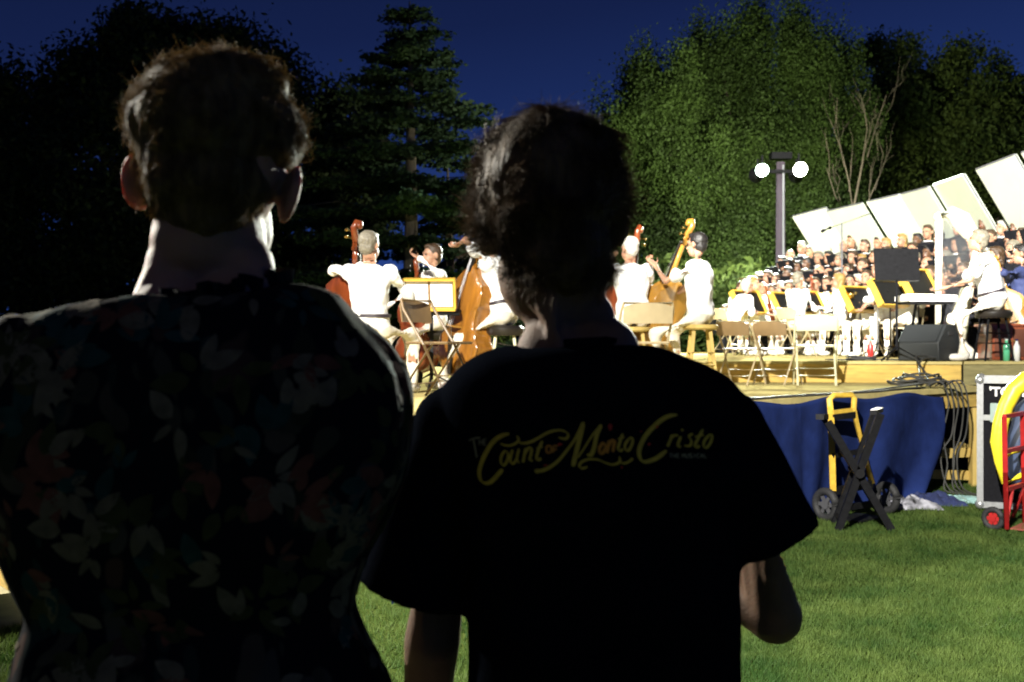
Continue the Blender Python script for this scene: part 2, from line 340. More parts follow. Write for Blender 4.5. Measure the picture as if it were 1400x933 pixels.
def leaf_mat(name, c1, c2, tr=.3, scale=.7, rough=.7):
    m = bpy.data.materials.new(name); m.use_nodes = True; nt = m.node_tree; N = nt.nodes; L = nt.links; b = N['Principled BSDF']; b.inputs['Roughness'].default_value = rough; b.inputs['Specular IOR Level'].default_value = .2
    tc = N.new('ShaderNodeTexCoord'); a = N.new('ShaderNodeTexNoise'); a.inputs['Scale'].default_value = scale; a.inputs['Detail'].default_value = 9; a.inputs['Roughness'].default_value = .75; L.new(tc.outputs['Object'], a.inputs[0])
    r = N.new('ShaderNodeValToRGB'); r.color_ramp.elements[0].position = .38; r.color_ramp.elements[0].color = (*c1, 1); r.color_ramp.elements[1].position = .64; r.color_ramp.elements[1].color = (*c2, 1); L.new(a.outputs[0], r.inputs[0]); L.new(r.outputs[0], b.inputs['Base Color'])
    t = N.new('ShaderNodeBsdfTranslucent'); L.new(r.outputs[0], t.inputs[0]); mx = N.new('ShaderNodeMixShader'); mx.inputs[0].default_value = tr; L.new(b.outputs[0], mx.inputs[1]); L.new(t.outputs[0], mx.inputs[2]); L.new(mx.outputs[0], N['Material Output'].inputs[0]); return m
def blades(n, gen, h, wd):
    x, y = gen(n); hh = h*nrng.uniform(.5, 1.25, n); a = nrng.uniform(0, 2*PI, n); lean = nrng.normal(0, .45, (n, 2))*hh[:, None]
    vs = np.zeros((n, 3, 3)); dx = np.cos(a)*wd/2; dy = np.sin(a)*wd/2
    vs[:, 0] = np.stack([x-dx, y-dy, np.zeros(n)], 1); vs[:, 1] = np.stack([x+dx, y+dy, np.zeros(n)], 1); vs[:, 2] = np.stack([x+lean[:, 0], y+lean[:, 1], hh], 1); return vs.reshape(-1, 3)
def lawn_pts(n):
    y = 3.6+9.2*nrng.random(n)**1.25; k = nrng.random(n); px = np.where(k < .78, nrng.uniform(980, 1440, n), np.where(k < .9, nrng.uniform(470, 680, n), nrng.uniform(-30, 60, n))); return (px-700)*y/F, y
bv = blades(210000, lawn_pts, .036, .006)
tag(link('grass', quadmesh('grass', bv, 3), leaf_mat('grass_blades', (.024, .06, .010), (.10, .145, .032), .3, 1.6), smooth=False), 'short green grass of the lawn in front of the stage', 'grass', kind='stuff')

# ================================================================ trees
def foliage(clumps, per, leaf, sig, vert=1.0, flat=0.):
    """clumps (n,3) centres; per leaves each; rhombus leaves"""
    n = len(clumps)*per; c = np.repeat(clumps, per, 0)+nrng.normal(0, 1, (n, 3))*np.array([sig, sig, sig*vert])
    a = nrng.normal(0, 1, (n, 3)); a[:, 2] = a[:, 2]*(1-flat)-(.8 if vert > 1.2 else 0); a /= np.linalg.norm(a, axis=1)[:, None]
    b = nrng.normal(0, 1, (n, 3)); b -= a*(a*b).sum(1)[:, None]; b /= np.linalg.norm(b, axis=1)[:, None]
    l = (leaf*nrng.uniform(.6, 1.4, n))[:, None]; vs = np.stack([c-a*l, c+b*l*.5, c+a*l, c-b*l*.5], 1); return vs.reshape(-1, 3)
def lobe_pts(lobes, n, shell=.75, thr=-.15, ns=.6):
    out = []; wts = np.array([l[3]*l[4]*l[5] for l in lobes])**.67; cnt = (n*wts/wts.sum()).astype(int)
    for (x, y, z, rx, ry, rz), k in zip(lobes, cnt):
        got = 0; subs = []
        for _ in range(int(10+26*min(1, (rx*rz)/12))):
            d = V((rng.gauss(0, 1), rng.gauss(0, 1), rng.gauss(0, 1))).normalized(); q = rng.uniform(.62, .95); subs.append((V((x+d.x*rx*q, y+d.y*ry*q, z+d.z*rz*q)), rng.uniform(.16, .30)))
        while got < k:
            if rng.random() < .82:
                c, sr = rng.choice(subs); d = V((rng.gauss(0, 1), rng.gauss(0, 1), rng.gauss(0, 1))).normalized(); q = sr*(rx*rz)**.5*rng.random()**.4; p = c+V((d.x*q, d.y*q, d.z*q*(1.5 if thr > 0 else .8))); got += 1
                if p.z > .3 and noise.noise(p*ns*2) > -.25: out.append(p)
                continue
            d = V((rng.gauss(0, 1), rng.gauss(0, 1), rng.gauss(0, 1))).normalized(); q = (shell+(1-shell)*rng.random()) if rng.random() < .8 else rng.random()
            q *= 1+.2*noise.noise(d*2.6+V((x, y, z)))+.16*noise.noise(d*6.5+V((y, x, z)))
            p = V((x+d.x*rx*q, y+d.y*ry*q, z+d.z*rz*q)); got += 1
            if p.z < .3 or noise.noise(V((p.x*ns*1.4, p.y*ns*1.4, p.z*ns*.55)) if thr > 0 else p*ns) < thr: continue
            out.append(p)
    return np.array(out)
def limb(mb, a, b, ra, rb, wob=.3, n=6):
    pts = []; rs = []
    for i in range(n+1):
        t = i/n; p = a.lerp(b, t)+V((noise.noise(a*3+V((t*3, 0, 0))), noise.noise(b*3+V((0, t*3, 0))), 0))*wob*math.sin(PI*t); pts.append(p); rs.append(ra+(rb-ra)*t)
    mb.tube(pts, rs, 7); return pts
def tree(name, label, cat, base, lobes, nclump, per, leaf, sig, lm, trunk_r, trunk_top, vert=1., shell=.75, thr=-.15, ns=.6, flat=0.):
    t = thing(name, label, cat, base); b = V(base); tr = MB(); top = V(trunk_top); pts = limb(tr, b-V((0, 0, .1)), top, trunk_r, trunk_r*.35, .25, 8)
    for (x, y, z, rx, ry, rz) in lobes:
        for k in range(3):
            s = pts[rng.randint(3, 7)]; e = V((x+rng.uniform(-.6, .6)*rx, y+rng.uniform(-.6, .6)*ry, z+rng.uniform(-.4, .6)*rz)); limb(tr, s, e, trunk_r*.28, .02, .4, 5)
    tr.build('trunk', BARK, t, smooth=True)
    vs = foliage(lobe_pts(lobes, nclump, shell, thr, ns), per, leaf, sig, vert, flat)-np.array(base)
    link('crown', quadmesh('crown', vs, 4), lm, t, smooth=False); return t
def pl(px, py, d, rpx, rpy, dep=None):  # lobe from where it stands
    c = P(px, py, d); s = d/F; return (c.x, c.y, c.z, rpx*s, (dep if dep else rpx*s*.9), rpy*s)
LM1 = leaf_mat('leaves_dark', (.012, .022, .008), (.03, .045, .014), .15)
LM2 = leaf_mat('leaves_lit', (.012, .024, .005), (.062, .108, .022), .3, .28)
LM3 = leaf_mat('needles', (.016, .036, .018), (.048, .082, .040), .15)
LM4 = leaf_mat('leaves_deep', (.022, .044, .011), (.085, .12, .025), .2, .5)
D = 34
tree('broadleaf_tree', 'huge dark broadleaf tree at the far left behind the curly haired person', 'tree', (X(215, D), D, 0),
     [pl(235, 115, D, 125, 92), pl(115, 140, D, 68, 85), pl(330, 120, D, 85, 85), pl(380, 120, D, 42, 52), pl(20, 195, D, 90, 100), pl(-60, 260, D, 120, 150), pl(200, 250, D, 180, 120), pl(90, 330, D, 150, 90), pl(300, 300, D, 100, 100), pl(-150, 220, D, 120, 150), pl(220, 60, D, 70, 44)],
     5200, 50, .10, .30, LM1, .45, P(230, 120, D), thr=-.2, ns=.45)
D = 38
tree('broadleaf_tree', 'dark middle tree with sky gaps, between the two heads and left of the conifer', 'tree', (X(440, D), D, 0),
     [pl(455, 190, D, 62, 70), pl(400, 230, D, 60, 80), pl(500, 260, D, 60, 60), pl(430, 330, D, 90, 80), pl(380, 390, D, 90, 50)], 1500, 46, .10, .32, LM1, .3, P(445, 200, D), thr=-.08, ns=.7)
tree('broadleaf_tree', 'low dark tree mass at the far left edge behind the shoulder', 'tree', (X(60, 44), 44, 0),
     [pl(60, 400, 44, 160, 80), pl(-120, 400, 44, 160, 90), pl(250, 410, 44, 120, 70), pl(-260, 380, 44, 160, 120)], 1500, 24, .17, .36, LM1, .3, P(60, 330, 44))
# conifer: whorled drooping branches
D = 31
def conifer(px, D, ytop, ybot, name, label, wid, lm, cx=0):
    t = thing(name, label, 'tree', (X(px, D), D, 0)); b = V((X(px, D), D, 0)); ht = Z(ytop, D); tr = MB(); tr.tube([b, b+V((.05, 0, ht*.5)), b+V((0, 0, ht))], [.28, .17, .02], 10)
    cl = []; z0 = max(Z(ybot, D), .8)
    z = z0
    while z < ht-.15:
        f = (z-z0)/(ht-z0); rad = wid*(1-f)**.62*(.85+.5*noise.noise(V((z*1.3, px, 0))))+.10; nb = 7 if f < .85 else 5; a0 = rng.random()*6
        for k in range(nb):
            a = a0+2*PI*k/nb+rng.uniform(-.3, .3); rr = rad*rng.uniform(.45, 1.3); tip = V((math.cos(a)*rr, math.sin(a)*rr, -rr*.10+rr*.12*rng.random())); s = b+V((0, 0, z))
            tr.tube([s, s+tip*.5+V((0, 0, rr*.06)), s+tip], [.04*(1-f)+.015, .02, .006], 5)
            m = max(3, int(rr*8))
            for j in range(m):
                q = .22+.78*(j+rng.random())/m; sp = .28*rr*(1-q*.75); p = s+tip*q+V((rng.uniform(-sp, sp), rng.uniform(-sp, sp), rng.uniform(-.1, .03)))
                cl.append(p-b)
        z += .50+.55*(1-f)*rng.uniform(.6, 1.3)
    tr.build('trunk', BARK, t, smooth=True)
    link('crown', quadmesh('c', foliage(np.array(cl), 34, .085, .15, .38, .6), 4), lm, t, smooth=False); return t
conifer(560, 31, 2, 470, 'conifer_tree', 'tall pointed conifer with layered boughs between the two heads', 4.9, LM3)
conifer(690, 36, 180, 470, 'conifer_tree', 'shorter wide evergreen directly behind the dark haired person', 3.2, LM3)
conifer(612, 33, 225, 480, 'conifer_tree', 'low spreading evergreen behind the wooden music desk', 3.2, LM3)
# right hand mass
D = 37
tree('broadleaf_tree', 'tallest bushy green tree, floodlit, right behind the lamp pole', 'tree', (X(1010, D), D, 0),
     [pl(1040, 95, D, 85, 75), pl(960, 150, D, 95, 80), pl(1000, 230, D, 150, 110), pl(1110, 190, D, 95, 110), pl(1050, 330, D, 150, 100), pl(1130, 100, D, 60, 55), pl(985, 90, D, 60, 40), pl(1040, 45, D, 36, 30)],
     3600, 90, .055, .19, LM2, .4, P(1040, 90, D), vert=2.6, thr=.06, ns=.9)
D = 35
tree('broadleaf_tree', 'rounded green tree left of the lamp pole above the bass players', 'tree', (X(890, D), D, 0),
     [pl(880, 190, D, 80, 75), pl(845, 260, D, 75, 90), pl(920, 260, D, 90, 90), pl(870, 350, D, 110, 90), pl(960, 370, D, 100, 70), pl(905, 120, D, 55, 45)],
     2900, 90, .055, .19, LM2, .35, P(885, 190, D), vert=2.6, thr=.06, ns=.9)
tree('broadleaf_tree', 'small green tree just behind the head of the dark haired person', 'tree', (X(790, 36), 36, 0),
     [pl(800, 330, 36, 80, 100), pl(770, 400, 36, 90, 60), pl(700, 420, 36, 90, 45)], 1000, 80, .055, .22, LM2, .2, P(800, 300, 36), vert=1.8, thr=-.1)
D = 43
tree('broadleaf_tree', 'dark round topped tree right of the tall green one', 'tree', (X(1210, D), D, 0),
     [pl(1195, 130, D, 80, 75), pl(1150, 230, D, 90, 110), pl(1240, 220, D, 100, 110), pl(1200, 330, D, 140, 90), pl(1290, 150, D, 60, 55)], 2500, 60, .09, .30, LM4, .4, P(1200, 130, D), thr=-.12)
tree('broadleaf_tree', 'dark spreading tree at the right edge above the stage shell', 'tree', (X(1330, D-2), D-2, 0),
     [pl(1310, 150, D-2, 85, 80), pl(1380, 200, D-2, 90, 100), pl(1290, 250, D-2, 100, 90), pl(1440, 230, D-2, 110, 110), pl(1350, 330, D-2, 150, 90), pl(1530, 260, D-2, 120, 140)], 2800, 60, .09, .30, LM4, .4, P(1320, 140, D-2), thr=-.12)
t = thing('bare_tree', 'leafless pale branched tree right of the lamp pole, among the green crowns', 'tree', (X(1180, 33), 33, 0)); mb = MB(); b0 = V((X(1180, 33), 33, 0))
mb.tube([b0, P(1172, 340, 33), P(1168, 280, 33)], [.14, .09, .07], 8)
def twig(p, q, r, dep):
    m = p.lerp(q, .5)+V((rng.uniform(-.1, .1), rng.uniform(-.2, .2), rng.uniform(-.1, .1))); mb.tube([p, m, q], [r, r*.75, r*.45], 5, False)
    if dep == 0: return
    d = q-p
    for k in range(3):
        s = p.lerp(q, rng.uniform(.35, 1)); e = s+V((d.x*rng.uniform(.2, .6)+rng.uniform(-.5, .5)*d.length*.4, rng.uniform(-.3, .3)*d.length, abs(d.z)*rng.uniform(.4, .75))); twig(s, e, r*.5, dep-1)
for a, c, r in (((1168, 280), (1186, 175), .055), ((1168, 300), (1148, 195), .045), ((1172, 330), (1205, 235), .045), ((1186, 215), (1212, 130), .035), ((1160, 300), (1130, 230), .035)):
    twig(P(*a, 33), P(*c, 33), r*.62, 2)
mb.build('branches', BAREB, t, smooth=True)
# undergrowth along the park edge
mb = []
for (px, d, r, h, lab) in ((930, 30, 60, 45, 'dark shrub at the foot of the trees behind the bass players'), (1010, 31, 55, 50, 'dark shrub left of the lamp pole behind the orchestra'), (620, 34, 70, 40, 'dark shrub behind the wooden music desk'), (480, 33, 90, 45, 'dark shrub behind the grey haired bass player'), (1180, 36, 90, 60, 'dark shrub behind the choir')):
    l = [pl(px, 425, d, r, h), pl(px-r*.7, 440, d, r*.6, h*.7), pl(px+r*.7, 435, d, r*.6, h*.8)]; tree('shrub', lab, 'shrub', (X(px, d), d, 0), l, 420, 26, .12, .25, LM4, .07, P(px, 425, d))

# ================================================================ stage
SZ = .97; RZ = 1.20
A = V((X(565, 6.11), 6.11, 0)); Dp = V((4.02, 10.3, 0)); u = (Dp-A).normalized(); A2 = A-u*.22; nrm = V((u.y, -u.x, 0))
def slab(mb, poly, z0, z1): mb.prism([V((p[0], p[1], z0)) for p in poly], V((0, 0, z1-z0)))
st = thing('stage', 'low plywood stage deck on timber legs with a blue skirt along its front', 'stage', (2, 10.5, 0))
deck = [A2, Dp, (4.62, 10.75), (4.8, 12.3), (3.9, 20), (-5, 20), (-3.1, 8.7)]
m = MB(); slab(m, deck, SZ-.045, SZ); m.build('deck', DECKM, st)
m = MB()
for a, b in zip(deck, deck[1:]+deck[:1]):
    a = V((a[0], a[1], SZ-.12)); b = V((b[0], b[1], SZ-.12)); i = V((2, 13, SZ-.12)); m.bar(a+(i-a).normalized()*.05, b+(i-b).normalized()*.05, .04, .14)
m.build('rim_joist', PLY, st)
for (x, y) in ((4.53, 10.72), (2.6, 9.25), (1.0, 7.75), (-.3, 6.6), (4.62, 12.2), (3.0, 12.2)):
    m = MB(); m.box((x, y, (SZ-.2)/2), (.1, .1, SZ-.2)); m.build('leg', PINE, st)
for (a, b) in (((4.05, 10.6, .33), (4.53, 10.76, .33)), ((3.6, 10.5, .16), (4.5, 10.78, .10)), ((4.58, 10.8, .33), (4.68, 12.2, .33)), ((2.6, 9.32, .3), (4.05, 10.6, .3))):
    m = MB(); m.bar(a, b, .03, .09); m.build('brace', PINE, st)
rs = thing('riser_platform', 'second raised plywood platform with a yellow fascia, on the back half of the stage', 'platform', (3, 13, SZ))
rp_ = [(1.6, 12.0), (2.54, 11.9), (4.80, 11.7), (5.6, 14.2), (4.1, 20), (1.2, 20)]
m = MB(); slab(m, rp_, RZ-.03, RZ); m.build('deck', DECKM, rs)
m = MB(); m.prism([V((p[0]*.999+.003, p[1]+.02, SZ+.003)) for p in rp_], V((0, 0, RZ-.033-SZ))); m.build('fascia', PLY, rs)
r2 = thing('side_platform', 'grey plywood platform at the right edge with a box piano leg above', 'platform', (6, 13, 0))
r2['label'] = 'grey green plywood side platform above the black road case at the right edge'
q = [(4.83, 11.72), (7.6, 12.1), (7.6, 14.0), (5.56, 14.0)]
m = MB(); slab(m, q, RZ-.03, RZ); m.build('deck', DECKM, r2)
m = MB(); slab(m, [(p[0], p[1]+.015) for p in q], SZ-.02, RZ-.032); m.build('fascia', PLYD, r2)
for (x, y) in ((5.2, 12.0), (6.4, 12.2), (7.5, 12.3), (5.7, 13.8), (7.5, 13.8)):
    m = MB(); m.box((x, y, (SZ-.02)/2), (.09, .09, SZ-.02)); m.build('leg', PINE, r2)
# wooden step box at far left
bx = thing('step_box', 'orange plywood box on the lawn at the left edge, beside the patterned blouse', 'box', (-2.9, 6.2, 0))
MB_ = Matrix.Translation((-2.82, 6.3, 0))@Matrix.Rotation(R(-50), 4, 'Z')
for nm_, c_, s_, mt_ in (('upper_box', (0, .1, .34), (1.7, .8, .32), PLY), ('lower_box', (0, 0, .09), (1.8, 1.1, .175), PLYD), ('nosing', (0, -.54, .19), (1.8, .05, .02), PINE)): m = MB(); m.box(c_, s_); m.xf(MB_); m.build(nm_, mt_, bx)
# blue skirt with folds
Lf = (Dp-A2).length
def skirt_pt(s, f):   # s metres along, f 0 top .. 1 bottom
    tail = max(0, s-(Lf-1.1))/1.1; h = 1-0.0*tail
    amp = (.006+.02*f)*(1 if s < Lf-2.4 else 1.8); fold = amp*(math.sin(s*5+1.3*math.sin(s*2.1)+f*1.2)+.5*math.sin(s*13+f*3+2*math.sin(s*1.7)))+.05*f+.03*noise.noise(V((s*2, f*2, 0)))
    back = -tail**2*.45*f; ss = s-tail*(.10*f+.48*f**2.6)
    p = A2+u*ss+nrm*(.02+fold); z = (SZ-.005-.045*(.5+.5*math.sin(s*5.2))*(1-f)-.03*tail)*(1-f)+.006
    return V((p.x, p.y, z))
n = 300; k = 22
vs = [skirt_pt(Lf*i/n, j/k) for i in range(n+1) for j in range(k+1)]; fs = [(i*(k+1)+j, (i+1)*(k+1)+j, (i+1)*(k+1)+j+1, i*(k+1)+j+1) for i in range(n) for j in range(k)]
m = MB(); m.add(vs, fs); o = m.build('skirt', BLUEC, None, smooth=True); tag(o, 'royal blue cloth skirt hanging in folds from the stage front', 'stage skirt')
sd = o.modifiers.new('thick', 'SOLIDIFY'); sd.thickness = .003

m = MB(); pth = [(3.2, 11.25), (4.5, 11.62), (4.75, 11.9), (6.2, 12.22), (7.55, 12.35)]; vs = []
for (xa, ya), (xb, yb) in zip(pth, pth[1:]):
    for k in range(12): q = k/12; vs.append((xa+(xb-xa)*q, ya+(yb-ya)*q+.03*math.sin(len(vs)*1.9)))
nn = len(vs); m.add([(x, y, SZ-.06) for x, y in vs]+[(x, y+.02, .01) for x, y in vs], [(i, i+1, nn+i+1, nn+i) for i in range(nn-1)]); o = m.build('backdrop', BLACKC, None, smooth=True); tag(o, 'black drape added to imitate the shade under the stage behind the timber legs', 'backdrop'); o.modifiers.new('s', 'SOLIDIFY').thickness = .004  # black sheet added to stand in for the shade below the deck
# choir shell
SH = [(1083, 297, 1128, 285, 20.8, 20.0), (1130, 290, 1177, 279, 20.0, 19.0), (1185, 277, 1228, 267, 19.0, 18.2), (1230, 267, 1268, 257, 18.2, 17.3), (1275, 254, 1316, 240, 17.3, 16.2), (1334, 233, 1386, 213, 15.9, 14.9), (1396, 210, 1470, 190, 14.7, 13.6)]
names = ['leftmost', 'second', 'third', 'fourth', 'fifth', 'sixth', 'cut off rightmost']
for (x0, y0, x1, y1, d0, d1), nm in zip(SH, names):
    a = P(x0, y0, d0); b = P(x1, y1, d1); d0 = 11.85/((x0-700)/F+.246); d1 = 11.85/((x1-700)/F+.246); dn = V((1.15, .2, -1.75)); t = thing('shell_panel', f'white canopy panel of the choir shell, {nm} from the lamp pole' if nm != 'cut off rightmost' else 'white canopy panel of the choir shell cut off by the right edge', 'shell panel', (a+b)/2+dn*1.0, 0, 'white panels of the choir shell'); t.location.z = .5
    nn = (b-a).cross(dn).normalized(); th = nn*.05
    m = MB(); m.prism([a, b, b+dn, a+dn], th); m.build('panel', SHELLM, t, auto=False)
    m = MB()
    for p, q_ in ((a, b), (a+dn, b+dn), (a, a+dn), (b, b+dn)): m.bar(p-nn*.03*(1 if nn.y > 0 else -1)+th*(1 if nn.y > 0 else 0), q_-nn*.03*(1 if nn.y > 0 else -1)+th*(1 if nn.y > 0 else 0), .03, .03)
    m.build('frame', ALU, t)
    for p in (a, b):
        m = MB(); f_ = p+dn; m.cyl(f_+V((.1, .08, 0)), V((f_.x+.1, f_.y+.08, 0.02)), .03, 8); m.build('post', ALU, t)

# lamp pole with two floodlights
PD = 27.
base = V((X(1067, PD), PD, 0)); t = thing('lamp_pole', 'tall wooden pole carrying two lit floodlights, behind the choir', 'lamp pole', base)
m = MB(); m.tube([base, V((base.x, PD, Z(222, PD)))], [.14, .105], 14); m.build('pole', POLEM, t, smooth=True)
m = MB(); zc = Z(236, PD); m.box((base.x, PD-.14, zc), (1.0, .08, .08)); m.box((base.x, PD-.02, Z(214, PD)), (.5, .3, .16)); m.build('crossarm', BLKMET, t)
m = MB(); m.cyl(P(1071, 226, PD-.15), P(1071, 352, PD-.15), .022, 6); m.build('conduit', ALU, t)
LAMPE = mat('lamp_glass_green', (.8, .9, .85), .3, emit=(.75, 1, .85), estr=60.); LAMPW = mat('lamp_glass_white', (.9, .9, .85), .3, emit=(1, .97, .88), estr=60.)
def flood(c, dr, r, lm, par, ht=.2):
    dr = V(dr).normalized(); m = MB(); m.tube([c-dr*.22, c-dr*.18, c-dr*.02, c], [.06, r*.6, r, r*1.04], 16); m.build('housing', BLKMET, par)
    m = MB(); x, y = frame(dr); M = Matrix((x, y, dr)).transposed(); m.ball(c+dr*.01, (r*.96, r*.96, .1), 16, M); m.build('lens', lm, par, smooth=True)
    m = MB(); m.bar(c-dr*.1+V((0, 0, r)), c-dr*.1+V((0, 0, r+ht)), .05, .02); m.build('bracket', BLKMET, par)
lp = [P(1042, 233, PD-.35), P(1094, 232, PD-.35)]
flood(lp[0], (-.25, -1, -.25), .16, LAMPE, t); flood(lp[1], (.1, -1, -.3), .18, LAMPW, t)
def spot(name, loc, tgt, pw, col, ang, blend=.3, rad=.2):
    l = bpy.data.lights.new(name, 'SPOT'); l.energy = pw; l.color = col; l.spot_size = R(ang); l.spot_blend = blend; l.shadow_soft_size = rad
    o = bpy.data.objects.new(name, l); COL.objects.link(o); o.location = loc; o.rotation_euler = (V(tgt)-V(loc)).to_track_quat('-Z', 'Y').to_euler(); return o
spot('floodlight_beam', lp[0]+V((-.03, -.22, -.05)), (-1, 3, 1), 26000, (.85, 1, .85), 150, .5); spot('floodlight_beam', lp[1]+V((.02, -.24, -.06)), (3, 8, 1), 26000, (1, .97, .86), 150, .5)
# added rear-facing heads on the pole that brighten the tree crowns
for s in (-1, 1):
    c = V((base.x+s*.5, PD+.45, zc)); flood(c, (s*.15, 1, .1), .19, LAMPW, t); spot('floodlight_beam', c+V((0, .2, 0)), (c.x+s*1.2, PD+10, zc+1.5), 2600, (1, .98, .72), 155, .4)
# two more floodlight poles outside the frame (their light and shadows are seen)
def tower(loc, h, label, tg):
    t = thing('lamp_pole', label, 'lamp pole', loc); b = V(loc); m = MB(); m.tube([b, b+V((0, 0, h+.3))], [.15, .11], 12); m.build('pole', POLEM, t, smooth=True)
    dr = (V(tg)-(b+V((0, 0, h)))).normalized(); m = MB(); s = dr.cross(V((0, 0, 1))).normalized(); m.bar(b+V((0, 0, h+.12))-s*.4, b+V((0, 0, h+.12))+s*.4, .08, .08); m.build('crossarm', BLKMET, t)
    c = b+V((0, 0, h-.15))+dr*.3; flood(c, dr, .2, LAMPW, t); return c+dr*.16
c1 = tower((-4.2, -6.5, 0), 9.2, 'stage floodlight pole standing on the lawn behind the two onlookers', (3, 13, 1))
spot('stage_beam', c1, (2.75, 13.0, .8), 34000, (1, .96, .87), 37, .2, .12)
spot('choir_beam', c1+V((.35, 0, .1)), (5.9, 19.3, 3.0), 85000, (1, .98, .9), 20, .3, .12)
c2 = tower((-9.6, 9.6, 0), 6.2, 'floodlight pole on the lawn far to the left of the two onlookers', (1, 4, 1))
spot('side_beam', c2, (1.0, 3.0, 1.2), 15000, (1, .96, .84), 60, .5, .12)
# ================================================================ instruments
def orient(t, z, front):
    z = V(z).normalized(); y = V(front); y = (y-z*y.dot(z)).normalized(); x = y.cross(z); t.rotation_euler = Matrix((x, y, z)).transposed().to_euler()
def viol_outline(L, n=60):
    pts = []
    ks = [(0, 0), (.03, .16), (.09, .26), (.2, .325), (.3, .33), (.4, .27), (.46, .215), (.54, .2), (.62, .21), (.68, .245), (.76, .25), (.84, .225), (.92, .14), (.98, .05), (1, .03)]
    for i in range(n+1):
        t = i/n
        for (a, wa), (b, wb) in zip(ks, ks[1:]):
            if a <= t <= b: q = (t-a)/(b-a); q = q*q*(3-2*q) if wa*wb > 0 and t > .12 and t < .9 else q; pts.append((wa+(wb-wa)*q, t*L)); break
    return pts
def bass(name, label, cat, foot, top, front, vm, S=1., pin=.18):
    t = thing(name, label, cat, foot); orient(t, V(top)-V(foot), front); BL = 1.12*S; o = viol_outline(BL); k = S*1.0; dep = .1*S
    poly = [(-w*k, z) for w, z in o]+[(w*k, z) for w, z in reversed(o)]; n = len(poly); rings = []
    for y, g in ((dep+.03*S, .55), (dep+.02*S, .85), (dep, 1.0), (dep-.008, 1.02), (dep-.008, .975), (-dep+.008, .975), (-dep+.008, 1.02), (-dep, 1.0), (-dep-.02*S, .85), (-dep-.03*S, .5)):
        rings.append([V((x*g, y, pin+BL*.47+(z-BL*.47)*(g if g < 1 else 1))) for x, z in poly])
    m = MB(); m.rings(rings); m.build('body', vm, t, world=False)
    ft = (V(top)-V(foot)).length; zt = ft
    m = MB(); m.tube([(0, dep*.6, pin+BL-.03), (0, dep*.7, pin+BL+.1*S), (0, dep*.62, zt-.27*S)], [.05*S, .03*S, .024*S], 10); m.build('neck', vm, t, world=False, smooth=True)
    m = MB(); m.bar((0, dep*.75+.045*S, pin+BL*.72), (0, dep*.62+.035*S, zt-.26*S), .05*S, .018*S, (0, 1, 0)); m.build('fingerboard', EBONY, t, world=False)
    m = MB(); sp = [(0, dep*.62-.01*S, zt-.28*S), (0, dep*.55, zt-.15*S), (0, dep*.3, zt-.05*S), (0, dep*.3+.035*S, zt), (0, dep*.3+.085*S, zt-.015*S), (0, dep*.3+.085*S, zt-.055*S), (0, dep*.3+.05*S, zt-.055*S)]
    m.tube(sp, [.032*S, .038*S, .034*S, .032*S, .03*S, .026*S, .02*S], 10); 
    for s in (-1, 1): m.ball((s*.032*S, dep*.3+.055*S, zt-.035*S), (.012*S, .035*S, .035*S), 10)
    m.build('scroll', vm, t, world=False, smooth=True)
    for i, (s, z) in enumerate(((-1, .10), (1, .13), (-1, .17), (1, .2))):
        m = MB(); p = V((0, dep*.45, zt-z*S)); m.cyl(p, p+V((s*.1*S, 0, 0)), .007*S, 6); m.ball(p+V((s*.115*S, 0, 0)), (.006*S, .022*S, .018*S), 8); m.build('tuning_peg', BRASS if S > .8 else EBONY, t, world=False)
    m = MB(); m.prism([(-.075*S, dep+.02*S, pin+BL*.44), (.075*S, dep+.02*S, pin+BL*.44), (.06*S, dep+.13*S, pin+BL*.44), (-.06*S, dep+.13*S, pin+BL*.44)], (0, 0, .015)); m.build('bridge', VARN3, t, world=False)
    m = MB(); m.bar((0, dep+.035*S, pin+.02), (0, dep+.09*S, pin+BL*.36), .07*S, .015, (0, 1, 0)); m.build('tailpiece', EBONY, t, world=False)
    for i in range(4): x = (i-1.5)*.018*S; m = MB(); m.tube([(x, dep+.1*S, pin+BL*.34), (x*1.6, dep+.135*S, pin+BL*.44), (x*.6, dep*.62+.05*S, zt-.25*S)], .0025, 4); m.build('string', STEEL, t, world=False)
    m = MB(); m.cyl((0, 0, 0), (0, 0, pin), .008, 8); m.build('endpin', STEEL, t, world=False); return t
def stool(label, loc, h, seat_m, leg_m, wood=True, r=.17):
    t = thing('stool', label, 'stool', loc); m = MB(); m.lathe([(0, h-.05), (r*.9, h-.05), (r, h-.035), (r, h-.012), (r*.92, h), (0, h)] if wood else [(0, h-.09), (r*.95, h-.09), (r*1.03, h-.06), (r*1.03, h-.025), (r*.9, h), (0, h)], n=20); m.build('seat', seat_m, t, world=False)
    for k in range(4):
        a = PI/4+k*PI/2; c, s = math.cos(a), math.sin(a); m = MB(); m.tube([(c*r*.65, s*r*.65, h-.05), (c*r*1.15, s*r*1.15, 0)], .018 if wood else .013, 8); m.build('leg', leg_m, t, world=False)
    m = MB()
    for z, k in ((h*.35, 0), (h*.55, 1)):
        rr = r*(.65+.5*(1-z/h)); q = [V((rr*math.cos(PI/4+j*PI/2), rr*math.sin(PI/4+j*PI/2), z)) for j in range(5)]
        for a, b in zip(q, q[1:]): m.cyl(a, b, .009, 6)
    m.build('rung', leg_m, t, world=False); return t
